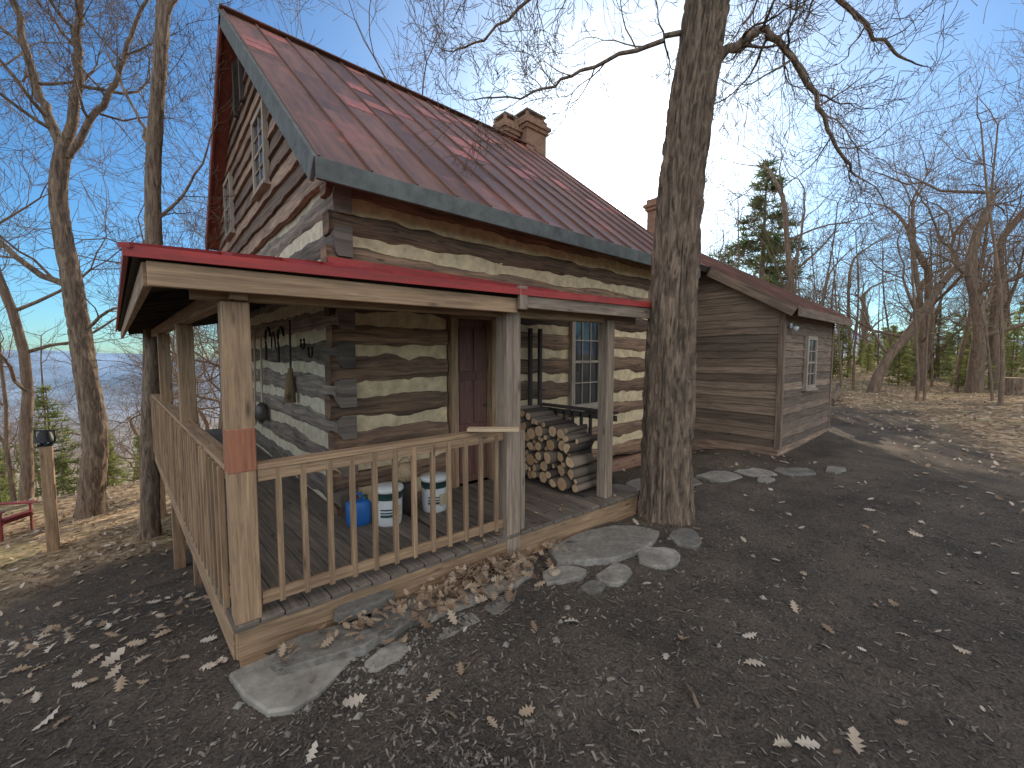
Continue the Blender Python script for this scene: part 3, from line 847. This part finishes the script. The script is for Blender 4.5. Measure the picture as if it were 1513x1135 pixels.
for i in range(800):
    if rnd.random()<.7: x,y=rnd.gauss(.95,.4),rnd.gauss(2.40,.2)
    else: x,y=rnd.uniform(.2,5),rnd.uniform(.8,2.6)
    if y>2.75: continue
    r=rnd.uniform(.004,.012) if rnd.random()<.95 else rnd.uniform(.02,.035);z=H(x,y)
    base=len(b.v)
    for dx,dy,dz_ in ((1,0,0),(0,1,0),(-1,0,0),(0,-1,0),(.2,.1,.7)):
        b.v.append(V((x+dx*r*rnd.uniform(.7,1.2),y+dy*r*rnd.uniform(.7,1.2),z+dz_*r+.002)))
    for k in range(4): b.face([base+k,base+(k+1)%4,base+4],[(0,0)]*3,rnd.random(),0)
b.build('pebbles',[M_stone],gm)

# ---------------------------------------------------------------- leaves & mulch
out=[(0,.02),(.12,.05),(.22,.20),(.30,.09),(.42,.30),(.50,.11),(.62,.27),(.71,.10),(.83,.18),(1,.01)]
def leaf(mb,p,size,yaw,pitch,roll,t,simple=False):
    M=Matrix.Translation(p)@Matrix.Rotation(yaw,4,'Z')@Matrix.Rotation(pitch,4,'Y')@Matrix.Rotation(roll,4,'X')
    c1=rnd.uniform(-.6,1.6);c2=rnd.uniform(-.5,.9);base=len(mb.v)
    O=out if not simple else [(0,.02),(.3,.22),(.65,.24),(1,.02)]
    for sgn in (0,1,-1):
        for x,y in O:
            yy=y*sgn;zz_=c1*yy*yy+c2*(x-.5)**2
            mb.v.append(M@V(((x-.5)*size,yy*size,zz_*size)))
    n=len(O)
    for s_,off in ((1,n),(-1,2*n)):
        for i in range(n-1):
            ix=[base+i,base+i+1,base+off+i+1,base+off+i]
            if s_<0: ix=ix[::-1]
            mb.face(ix,[(0,0)]*4,t,0,False)
b=MB()
def inhouse(x,y): return (x>.33 and y>yf(max(x,0))-.15 and x<4.45) or (x>WX and y>WY-.05 and x<9.1) or (x>8.9 and y>2.6 and x<12.7)
c=0
while c<430:
    if rnd.random()<.4: x,y=rnd.gauss(-.9,.9),rnd.gauss(4.6,1.3)
    else: x,y=rnd.uniform(-1,9),rnd.uniform(-1.2,5)
    if inhouse(x,y): continue
    c+=1
    leaf(b,V((x,y,H(x,y)+.018)),rnd.uniform(.045,.13),rnd.random()*6.3,rnd.gauss(0,.25),rnd.gauss(0,.3)+(math.pi if rnd.random()<.5 else 0),rnd.random()**.7)
for (x,y) in ((.77,2.2),(2.24,.58),(2.32,.50),(2.72,.87),(2.95,.98),(2.2,1.88),(4.69,.23),(-.1,3.44),(1.13,1.97),(-.25,3.6),(-.15,3.75),(3.6,.9),(4.2,1.0),(2.5,.35)):
    leaf(b,V((x,y,H(x,y)+.025)),rnd.uniform(.10,.15),rnd.random()*6.3,rnd.gauss(0,.2),rnd.gauss(0,.3),rnd.uniform(.5,1))
for i in range(330):
    x=rnd.gauss(2.0,.40);y=2.80-abs(rnd.gauss(0,.18));
    hgt=.10*math.exp(-((x-2.05)/.4)**2-((y-2.78)/.2)**2)
    leaf(b,V((x,y,.05+H(x,y)+hgt*rnd.uniform(.5,1.1))),rnd.uniform(.07,.14),rnd.random()*6.3,rnd.gauss(0,.5),rnd.gauss(0,.5),rnd.random()*.7)
for i in range(60):
    x=rnd.uniform(.5,1.9);y=rnd.gauss(2.74,.08);leaf(b,V((x,y,H(x,y)+.1)),rnd.uniform(.06,.10),rnd.random()*6.3,rnd.gauss(0,.3),rnd.gauss(0,.3),rnd.random()*.6)
for i in range(26):
    x=rnd.uniform(1.9,4.2);y=yf(x)+rnd.uniform(-.1,.6)
    leaf(b,V((x,y,DZ+.012)),rnd.uniform(.05,.09),rnd.random()*6.3,rnd.gauss(0,.2),rnd.gauss(0,.2),rnd.random()*.6)
c=0
while c<9000:
    if rnd.random()<.7: x=rnd.uniform(8,34);y=rnd.uniform(-6,9)
    else: x=rnd.uniform(-9,1);y=rnd.uniform(7,16)
    if inhouse(x,y): continue
    c+=1
    if x>8 and y>.4*(x-10)+rnd.gauss(0,.9) and x<17 and rnd.random()<.9: continue
    if x<1 and y<8.8 and rnd.random()<.8: continue
    leaf(b,V((x,y,H(x,y)+.02)),rnd.uniform(.07,.13),rnd.random()*6.3,rnd.gauss(0,.45),rnd.gauss(0,.45),rnd.random(),True)
b.build('fallen_leaves',[M_leaf])
b=MB();c=0
while c<46000:
    rr=8.5*rnd.random()**.75;aa=rnd.random()*6.283
    x=1.0+rr*math.cos(aa);y=1.6+rr*math.sin(aa)
    if inhouse(x,y) or x+y<-.5: continue
    c+=1
    L_=rnd.uniform(.005,.024);w=L_*rnd.uniform(.12,.35);a=rnd.random()*6.28
    d=V((math.cos(a),math.sin(a),rnd.uniform(-.25,.25)))*L_;s_=V((-math.sin(a),math.cos(a),rnd.uniform(-.3,.3)))*w
    p=V((x,y,H(x,y)+.006));base=len(b.v);b.v+=[p-d-s_,p+d-s_,p+d+s_,p-d+s_]
    b.face([base,base+1,base+2,base+3],[(0,0)]*4,rnd.random()**2,0)
b.build('wood_mulch',[M_chip])
b=MB()
for (x,y,a,L_,r) in ((2.15,.95,.9,.16,.011),(1.35,2.0,.4,.22,.004),(2.9,1.4,2.2,.1,.005),(5.2,-.6,.2,.5,.014),(1.15,1.75,1.9,.12,.008),(6.0,-.7,.5,.35,.03)):
    p=V((x,y,H(x,y)+r+.004));d=V((math.cos(a),math.sin(a),.03))
    b.tube([p,p+d*L_*.5+V((.01,0,.004)),p+d*L_],[r,r*.95,r*.8],8,.6,0,True)
b.build('fallen_sticks',[M_bark])

# ---------------------------------------------------------------- trees
def perp(d,rng):
    while True:
        a=V((rng.gauss(0,1),rng.gauss(0,1),rng.gauss(0,1)));a=a-d*a.dot(d)
        if a.length>.1: return a.normalized()
def grow(mb,p,d,L,r,lvl,maxl,rng,gn=.22,up=.07,fork=(2,3),sidep=.75,mr=.0035):
    st=[(p,d,L,r,lvl)]
    while st:
        p,d,L,r,lvl=st.pop()
        ns=4 if lvl<=2 else 3
        pts=[p];rad=[r];re=max(r*.55,mr)
        dd=d
        dirs=[]
        for i in range(ns):
            dd=(dd+V((rng.gauss(0,gn),rng.gauss(0,gn),rng.gauss(0,gn)+up))).normalized()
            p=p+dd*(L/ns);pts.append(p);rad.append(r+(re-r)*(i+1)/ns);dirs.append(dd)
        mb.tube(pts,rad,8 if r>.08 else (5 if r>.03 else 3),.5,0)
        if lvl>=maxl: continue
        nf=rng.choice(fork)
        for k in range(nf):
            an=rng.uniform(.25,.65)*(1 if k else .6)
            nd=(dd*math.cos(an)+perp(dd,rng)*math.sin(an)).normalized()
            st.append((p,nd,L*rng.uniform(.66,.88),re*rng.uniform(.72,.98)*(1 if k==0 else .8),lvl+1))
        for i in range(1,ns):
            if rng.random()<sidep:
                an=rng.uniform(.7,1.2);q=dirs[i]
                nd=(q*math.cos(an)+perp(q,rng)*math.sin(an)).normalized()
                st.append((pts[i],nd,L*rng.uniform(.42,.7),rad[i]*rng.uniform(.32,.5),lvl+rng.choice((1,2))))
def cr(pts,k=5):
    P=[pts[0]]+list(pts)+[pts[-1]];o=[]
    for i in range(1,len(P)-2):
        for j in range(k):
            t=j/k;a,b_,c_,d_=P[i-1],P[i],P[i+1],P[i+2]
            o.append(.5*((2*b_)+(c_-a)*t+(2*a-5*b_+4*c_-d_)*t*t+(3*b_-a-3*c_+d_)*t**3))
    o.append(P[-2]);return o
def limb(mb,pts,r0,r1,rng,maxl=4,twL=.6,dens=.7,sides=8,tip=True,start=.15,jit=.02):
    pp=cr([V(q) for q in pts]);n=len(pp)
    pp=[q+V((rng.gauss(0,jit),rng.gauss(0,jit),rng.gauss(0,jit)))*(1 if 0<i<n-1 else 0) for i,q in enumerate(pp)]
    rad=[r0+(r1-r0)*i/(n-1) for i in range(n)]
    mb.tube(pp,rad,sides,.5,0)
    for i in range(int(n*start),n-1):
        if rng.random()<dens:
            d=(pp[i+1]-pp[i]).normalized();an=rng.uniform(.6,1.2);nd=(d*math.cos(an)+perp(d,rng)*math.sin(an)).normalized()
            grow(mb,pp[i],nd,twL*rng.uniform(.6,1.2),min(rad[i]*.5,.03+twL*.01),1,maxl,rng)
    if tip:
        d=(pp[-1]-pp[-2]).normalized();grow(mb,pp[-1],d,twL,r1,1,maxl,rng)
    return pp,rad
def trunk_detailed(mb,pts,radf,sides=72,step=.03,amp=.03,sc=9):
    pp=cr([V(q) for q in pts],8)
    L=[0]
    for i in range(1,len(pp)): L.append(L[-1]+(pp[i]-pp[i-1]).length)
    tot=L[-1];n=int(tot/step);res=[];j=0
    for i in range(n+1):
        s_=tot*i/n
        while j<len(L)-2 and L[j+1]<s_: j+=1
        f=(s_-L[j])/(L[j+1]-L[j]);res.append(pp[j].lerp(pp[j+1],f))
    b0=len(mb.v)
    for i,p in enumerate(res):
        s_=tot*i/n;R_=radf(s_)
        for k in range(sides):
            a=2*math.pi*k/sides;cx_,sx_=math.cos(a),math.sin(a)
            q=noise.noise(V((cx_*sc*.33+3,sx_*sc*.33,s_*1.6)))
            v=abs(noise.noise(V((cx_*sc*.55,sx_*sc*.55,s_*2.2+q*1.0))))
            v2=abs(noise.noise(V((cx_*sc,sx_*sc,s_*5))))
            dd=amp*(min(v*3.2,1)-.6)+amp*.35*(v2*2-.5)+R_*.07*noise.noise(V((cx_,sx_,s_*.5)))
            fl_=.22*R_*max(0,1-s_/.5)**2*(1+.9*math.cos(a*4+1))
            mb.v.append(p+V((cx_,sx_,0))*(R_+dd+fl_))
    for i in range(n):
        for k in range(sides):
            k2=(k+1)%sides;mb.face([b0+i*sides+k,b0+i*sides+k2,b0+(i+1)*sides+k2,b0+(i+1)*sides+k],[(0,0)]*4,.5,0,True)
def LP(base,lat,z,dep=0): return V((base[0],base[1],0))+R2*lat+F2*dep+UP*z

rg=random.Random(11)
e=empty('oak_tree');b=MB();B=(4.61,2.49)
trunk_detailed(b,[LP(B,0,-.25),LP(B,0,.8),LP(B,.0,2.0),LP(B,.03,3.0),LP(B,.12,4.3),LP(B,.30,5.8),LP(B,.45,7.2),LP(B,.5,8.5)],
   lambda s_: .285-.012*s_ +.04*max(0,1-s_/.8),120,.025,.046,13)
b.build('trunk',[M_bark],e)
b=MB()
limb(b,[LP(B,.3,5.1),LP(B,.75,5.4),LP(B,1.0,5.45),LP(B,1.54,5.0,.1),LP(B,1.91,4.44,.2),LP(B,2.3,4.05,.3)],.055,.012,rg,4,.5,.8,8)
limb(b,[LP(B,.3,5.8),LP(B,.9,6.3,.2),LP(B,1.8,6.5,.5),LP(B,2.8,6.2,.9),LP(B,3.6,6.0,1.2)],.06,.015,rg,4,.55,.6,8)
limb(b,[LP(B,.15,5.5),LP(B,-.32,5.42,.1),LP(B,-1.0,5.25,.3),LP(B,-1.6,5.05,.4),LP(B,-2.3,5.05,.5)],.032,.007,rg,4,.45,.8,8)
limb(b,[LP(B,.25,6.1),LP(B,-.5,6.5,.2),LP(B,-1.4,6.4,.5),LP(B,-2.2,6.0,.8),LP(B,-2.7,5.9,.9)],.035,.008,rg,4,.5,.7,8)
limb(b,[LP(B,.45,7.5),LP(B,1.2,8.6,.5),LP(B,2.5,9.6,1)],.12,.05,rg,5,1.2,.6,8)
limb(b,[LP(B,.45,7.8),LP(B,-.6,9.0,-.5),LP(B,-1.6,10.4,-1)],.12,.05,rg,5,1.2,.5,8)
grow(b,LP(B,.5,8.4),V((0,0,1)),2.4,.17,0,5,rg)
b.build('branches',[M_bark],e)

rg=random.Random(21);e=empty('bare_oak_tree');b=MB();B=(-1.1,12.9)
trunk_detailed(b,[LP(B,0,-1.9),LP(B,.1,-1.0),LP(B,.24,.1),LP(B,.12,1.6),LP(B,.02,3.0),LP(B,-.19,5.07),LP(B,.0,6.2)],lambda s_:.235-.013*s_+.06*max(0,1-s_/.8),40,.06,.025,8)
b.build('trunk',[M_bark],e);b=MB()
limb(b,[LP(B,.0,6.1),LP(B,-.3,6.9),LP(B,-.55,7.64),LP(B,-.8,9.1),LP(B,-1.0,11)],.10,.04,rg,5,1.3,.5)
limb(b,[LP(B,.0,6.1),LP(B,.3,7.2),LP(B,.45,8.3),LP(B,.56,9.3),LP(B,.6,11)],.10,.04,rg,5,1.3,.5)
limb(b,[LP(B,.1,6.0),LP(B,.7,6.9),LP(B,1.2,7.6),LP(B,1.5,8.4),LP(B,2.2,9.6)],.07,.025,rg,5,1.0,.6)
limb(b,[LP(B,.0,3.3),LP(B,-.9,3.9,-.2),LP(B,-1.8,5.2,-.4),LP(B,-2.3,7.0,-.5)],.07,.02,rg,5,1.0,.5)
limb(b,[LP(B,.1,2.4),LP(B,.8,2.9),LP(B,1.5,2.8,.2),LP(B,2.1,3.2,.3)],.035,.012,rg,4,.8,.6)
b.build('branches',[M_bark],e)
rg=random.Random(22);e=empty('bare_tree');b=MB();B=(-.1,10.0)
trunk_detailed(b,[LP(B,0,-1.8),LP(B,.1,.2),LP(B,.34,3.2),LP(B,.45,5.2),LP(B,.77,7.9),LP(B,.8,10)],lambda s_:.15-.006*s_+.04*max(0,1-s_/.6),32,.06,.018,7)
b.build('trunk',[M_bark],e);b=MB()
limb(b,[LP(B,.7,7.5),LP(B,1.3,8.4),LP(B,1.7,9.6)],.05,.02,rg,5,1.0,.6)
limb(b,[LP(B,.45,5.4),LP(B,.0,6.2,.2),LP(B,-.5,7.2,.3)],.035,.012,rg,4,.7,.6)
limb(b,[LP(B,.4,4.2),LP(B,.9,4.9,.2),LP(B,1.3,5.9,.3)],.03,.01,rg,4,.6,.6)
grow(b,LP(B,.8,9.9),V((0,0,1)),1.8,.09,0,5,rg)
b.build('branches',[M_bark],e)

def variant(seed,h,r,gn,lean=0,forks=(2,3),ml=5,L0=2.8):
    rg=random.Random(seed);b=MB()
    pts=[V((0,0,-.5))];d=V((lean,0,1)).normalized();p=V((0,0,0));pts.append(p)
    for i in range(6):
        d=(d+V((rg.gauss(0,gn*.35),rg.gauss(0,gn*.35),.12))).normalized();p=p+d*h/6;pts.append(p)
    rad=[r*1.35,r*1.15]+[r*(1-.06*i) for i in range(1,7)]
    b.tube(pts,rad,10,.5,0)
    for i in (3,4,5,6):
        if rg.random()<.7:
            nd=(UP*.6+perp(UP,rg)*.9).normalized();grow(b,pts[i],nd,L0*.7,r*.36,2,ml,rg,gn,mr=.006)
    grow(b,p,d,L0,r*.7,0,ml,rg,gn,.06,forks,mr=.006)
    return b
vars_=[]
for k,(sd,h,r,gn,ln) in enumerate(((1,5,.20,.24,.05),(2,6.5,.17,.20,.0),(3,3.8,.22,.32,-.1),(4,7.5,.14,.18,.06),(5,4.6,.18,.30,.22),(6,6,.13,.22,-.05))):
    mb=variant(sd,h,r,gn,ln)
    o=mb.build('tmp',[M_barkd]);vars_.append(o.data);bpy.data.objects.remove(o)
def thin(seed):
    rg=random.Random(seed);b=MB();p=V((0,0,-.3));d=UP.copy();pts=[p]
    for i in range(7):
        d=(d+V((rg.gauss(0,.06),rg.gauss(0,.06),.2))).normalized();p=p+d*1.3;pts.append(p)
    b.tube(pts,[.07-.007*i for i in range(8)],6,.5,0)
    for i in range(2,8):
        for _ in range(2):
            nd=(UP*.7+perp(UP,rg)).normalized();grow(b,pts[i],nd,1.1,.02,2,4,rg)
    o=b.build('tmp',[M_barkd]);m=o.data;bpy.data.objects.remove(o);return m
thins=[thin(31),thin(32)]
def pine(seed,Ht,mat,dens=1.0,low=.12,nl=(.12,.24),wd=.24):
    rg=random.Random(seed);b=MB()
    b.tube([V((0,0,-.3)),V((0,.05,Ht*.5)),V((0,0,Ht))],[Ht*.016,Ht*.010,.01],8,.5,1)
    z=Ht*low
    while z<Ht*.985:
        f=z/Ht;R_=Ht*wd*(1-f)**.75*rg.uniform(.75,1.15)+.12
        for k in range(rg.choice((4,5,6))):
            a=rg.random()*6.283;d=V((math.cos(a),math.sin(a),rg.uniform(.05,.3)));R1=R_*rg.uniform(.55,1.1)
            p0=V((0,0,z));pts=[p0+d*R1*q+V((0,0,-.12*R1*q*q)) for q in (0,.35,.7,1)]
            b.tube(pts,[.02*(1-f)+.008,.014,.008,.004],3,.5,1)
            nt_=max(3,int(R1*7*dens))
            for j in range(nt_):
                q=rg.uniform(.25,1.05);c_=p0+d*R1*q+V((0,0,-.12*R1*q*q))+V((rg.gauss(0,.07),rg.gauss(0,.07),rg.gauss(0,.05)))*R1
                t=rg.random()
                for _ in range(6):
                    nd=(d*.6+V((rg.gauss(0,.7),rg.gauss(0,.7),rg.gauss(.25,.5)))).normalized();ln=rg.uniform(*nl)
                    sd_=perp(nd,rg)*.013*(ln/.18);base=len(b.v)
                    b.v+=[c_-sd_,c_+sd_,c_+nd*ln+sd_*.5,c_+nd*ln-sd_*.5];b.face([base,base+1,base+2,base+3],[(0,0)]*4,t,0)
        z+=rg.uniform(.22,.38)*Ht/9
    o=b.build('tmp',[mat,M_barkd]);m=o.data;bpy.data.objects.remove(o);return m
pineA=pine(41,12,M_needle,1.9,.2,(.22,.42),.30);pineB=pine(42,5,M_needl2,1.1,.08);pineC=pine(43,3.6,M_needl2,1.2,.05)
def inst(me,name,x,y,s,rz,parent=None,tilt=0):
    o=bpy.data.objects.new(name,me);scene.collection.objects.link(o)
    o.location=(x,y,H(x,y)-.05);o.scale=(s,s,s);o.rotation_euler=(tilt,0,rz)
    if parent:o.parent=parent
    return o
for (x,y,k,s,rz,tl) in ((25.4,.5,2,1.25,1.0,0),(27.0,-.1,0,1.15,2.0,0),(23.5,3.4,4,1.15,.4,.12),(20.5,5.6,3,1.0,2.5,0),(30,2.6,0,1.2,4.0,0),(19.5,9.5,5,1.1,5.,0)):
    inst(vars_[k],'bare_tree',x,y,s,rz,None,tl)
inst(pineA,'pine_tree',27.5,9.2,1.08,.3)
inst(pineA,'pine_tree',33,10.8,.85,1.3)
fr=empty('distant_forest');rf=random.Random(77);n=0
def ok(x,y):
    d=math.hypot(x,y)
    if d<14: return False
    if -1<x<18 and y<16: return False
    return True
def scatter(n,x0,x1,y0,y1,cond,s0=.8,s1=1.25,th=.3):
    c=0;tries=0
    while c<n and tries<n*30:
        tries+=1;x=rf.uniform(x0,x1);y=rf.uniform(y0,y1)
        if not ok(x,y) or not cond(x,y): continue
        me=rf.choice(thins) if rf.random()<th else rf.choice(vars_)
        inst(me,'tree',x,y,rf.uniform(s0,s1),rf.random()*6.28,fr,rf.gauss(0,.04));c+=1
scatter(36,-22,6,15,60,lambda x,y:True)
scatter(12,-10,2,14,24,lambda x,y:True,.7,1.0,.7)
scatter(48,19,75,-10,26,lambda x,y: y<.42*x)
scatter(30,17,40,-3,9,lambda x,y: True,.6,1.0,.85)
scatter(22,35,110,-14,45,lambda x,y:y<.5*x,.9,1.3,.1)
scatter(6,4,14,18,30,lambda x,y:y>x*1.5,1.1,1.5,0)
scatter(20,-45,4,50,110,lambda x,y:True,.9,1.3,.1)
us=empty('evergreen_understory')
for i in range(52):
    x=rf.uniform(26,64);y=rf.uniform(-.06*x,.27*x)
    inst(rf.choice((pineB,pineC)),'young_pine',x,y,rf.uniform(.45,1.0),rf.random()*6.28,us)
for i in range(18):
    x=rf.uniform(-14,2);y=rf.uniform(17,40);inst(rf.choice((pineB,pineC)),'young_pine',x,y,rf.uniform(.5,.9),rf.random()*6.28,us)

e=empty('tree_stump');b=MB();B=(23.3,-.5)
zz=H(*B);trunk_detailed(b,[V((B[0],B[1],zz-.3)),V((B[0],B[1],zz+.2)),V((B[0],B[1],zz+.6))],lambda s_:.36,32,.05,.03,6)
nv=len(b.v);b.face([nv-32+k for k in range(32)],[(0,0)]*32,.6,1);b.build('stump_body',[M_bark,M_cut],e)
e=empty('fallen_log');b=MB();b.tube([V((17.5,3.6,.35)),V((20,3.9,.45)),V((23.5,4.6,.6))],[.12,.11,.08],10,.5,0,True);b.build('log_body',[M_bark],e)
e=empty('wooden_fence');b=MB()
for i in range(9):
    x=14.3+i*.14;b.abox(x,x+.12,3.3+.01*i,3.33+.01*i,.1,1.15+rnd.uniform(-.05,.05),None,0,'z')
b.abox(14.2,15.6,3.34+.05,3.40+.05,.4,.5);b.abox(14.2,15.6,3.34+.05,3.40+.05,.9,1.0)
b.build('pickets',[M_annex],e,.003)

e=empty('dinner_bell_post');b=MB();x,y=-1.37,10.6;z0=H(x,y)
b.abox(x-.075,x+.075,y-.075,y+.075,z0-.3,.36,.6,0,'z')
b.build('post',[M_porch],e,.006);b=MB()
b.abox(x-.09,x+.09,y-.09,y+.09,.361,.385,.5)
for s_ in (-1,1): b.tube([V((x,y,.38))+R2*.04*s_,V((x,y,.44))+R2*.16*s_,V((x,y,.62))+R2*.17*s_],[.015,.015,.015],6,.5,0,True)
b.tube([V((x,y,.62))-R2*.18,V((x,y,.62))+R2*.18],[.014,.014],6,.5,0,True)
b.lathe((x,y,.43),[(.145,.0),(.135,.02),(.10,.08),(.085,.14),(.06,.18),(.0,.19)],20)
b.lathe((x,y,.40),[(0,.0),(.02,.0),(.025,.02),(.008,.06)],8)
b.build('bell_and_yoke',[M_black],e)
e=empty('adirondack_chair');b=MB();x,y=-2.35,12.6;z0=H(x,y);a=-.6
fx=V((math.cos(a),math.sin(a),0));sx=V((-math.sin(a),math.cos(a),0))
def P(u,v,w): return V((x,y,z0))+fx*u+sx*v+UP*w
for v in (-.28,.28):
    b.beam(P(.35,v,0),P(.35,v,.55),.03,.09);b.beam(P(.38,v,.36),P(-.45,v,.08),.03,.11)
    b.beam(P(.42,v*1.1,.56),P(-.35,v*1.1,.54),.12,.022);b.beam(P(-.3,v,.12),P(-.3,v,.55),.03,.07)
for q in range(6): b.beam(P(.36-.12*q,-.28,.40-.038*q),P(.36-.12*q,.28,.40-.038*q),.1,.02)
for q in range(5):
    v=-.22+.11*q;h_=1.0-.03*abs(q-2)**2
    b.beam(P(-.22,v,.2),P(-.50,v*1.15,h_),.1,.02,None,0,fx)
b.beam(P(-.42,-.3,.75),P(-.42,.3,.75),.02,.07)
b.build('slats_and_frame',[M_redch],e,.003)

# ---------------------------------------------------------------- light & sky
SD=V((.8441,.5915,.3861)).normalized()
el=math.asin(SD.z);az=math.atan2(SD.x,SD.y)
sun=bpy.data.lights.new('sun','SUN');sun.energy=5.0;sun.angle=math.radians(.53);sun.color=(1,.87,.68)
so=bpy.data.objects.new('sun',sun);scene.collection.objects.link(so);so.rotation_euler=(-SD).to_track_quat('-Z','Y').to_euler()
w=bpy.data.worlds.new('World');scene.world=w;w.use_nodes=True;nt=w.node_tree
for n_ in list(nt.nodes): nt.nodes.remove(n_)
out_=N(nt,'ShaderNodeOutputWorld');sky=N(nt,'ShaderNodeTexSky',sky_type='NISHITA');sky.sun_disc=False
sky.sun_elevation=el;sky.sun_rotation=az;sky.air_density=1.0;sky.dust_density=.5;sky.ozone_density=2.0;sky.altitude=300
skc=mix(nt,1.0,sky.outputs[0],(.50,.88,1.16),'MULTIPLY')
bg=N(nt,'ShaderNodeBackground');bg.inputs[1].default_value=.15;nt.links.new(skc,bg.inputs[0])
tc=N(nt,'ShaderNodeTexCoord');dt=N(nt,'ShaderNodeVectorMath',operation='DOT_PRODUCT');nt.links.new(tc.outputs['Generated'],dt.inputs[0]);dt.inputs[1].default_value=SD
dp=mth(nt,'MAXIMUM',dt.outputs['Value'],0)
g=mth(nt,'ADD',mth(nt,'MULTIPLY',mth(nt,'POWER',dp,9),.55),mth(nt,'MULTIPLY',mth(nt,'POWER',dp,40),2.2))
g=mth(nt,'ADD',g,mth(nt,'MULTIPLY',mth(nt,'POWER',dp,900),10))
g=mth(nt,'ADD',g,mth(nt,'MULTIPLY',mth(nt,'GREATER_THAN',dp,.99993),120))
bg2=N(nt,'ShaderNodeBackground');bg2.inputs[0].default_value=(1,.94,.82,1);nt.links.new(g,bg2.inputs[1])
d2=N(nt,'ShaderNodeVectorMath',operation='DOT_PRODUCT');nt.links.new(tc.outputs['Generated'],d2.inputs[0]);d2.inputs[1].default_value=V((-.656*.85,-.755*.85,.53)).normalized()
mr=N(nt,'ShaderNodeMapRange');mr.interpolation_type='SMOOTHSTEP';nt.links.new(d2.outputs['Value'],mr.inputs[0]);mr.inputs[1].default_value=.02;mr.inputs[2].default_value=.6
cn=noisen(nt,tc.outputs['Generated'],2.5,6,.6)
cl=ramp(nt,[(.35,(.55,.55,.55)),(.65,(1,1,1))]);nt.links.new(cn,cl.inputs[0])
bg_fill=N(nt,'ShaderNodeBackground');bg_fill.inputs[0].default_value=(1,.92,.80,1)  # added bright cloud bank behind the camera, fills the shaded porch and walls
nt.links.new(mth(nt,'MULTIPLY',mth(nt,'MULTIPLY',mr.outputs[0],cl.outputs[0]),1.35),bg_fill.inputs[1])
ad=N(nt,'ShaderNodeAddShader');nt.links.new(bg.outputs[0],ad.inputs[0]);nt.links.new(bg2.outputs[0],ad.inputs[1])
ad2=N(nt,'ShaderNodeAddShader');nt.links.new(ad.outputs[0],ad2.inputs[0]);nt.links.new(bg_fill.outputs[0],ad2.inputs[1]);nt.links.new(ad2.outputs[0],out_.inputs[0])

# ---------------------------------------------------------------- camera
cam=bpy.data.cameras.new('camera');co=bpy.data.objects.new('camera',cam);scene.collection.objects.link(co)
co.location=(0,0,1.9);co.rotation_euler=(math.radians(90-3.875),0,math.radians(-41.0))
cam.sensor_width=36;cam.lens=14.75;cam.clip_start=.05;cam.clip_end=12000
scene.camera=co
scene.view_settings.view_transform='Standard';scene.view_settings.look='None';scene.view_settings.exposure=0
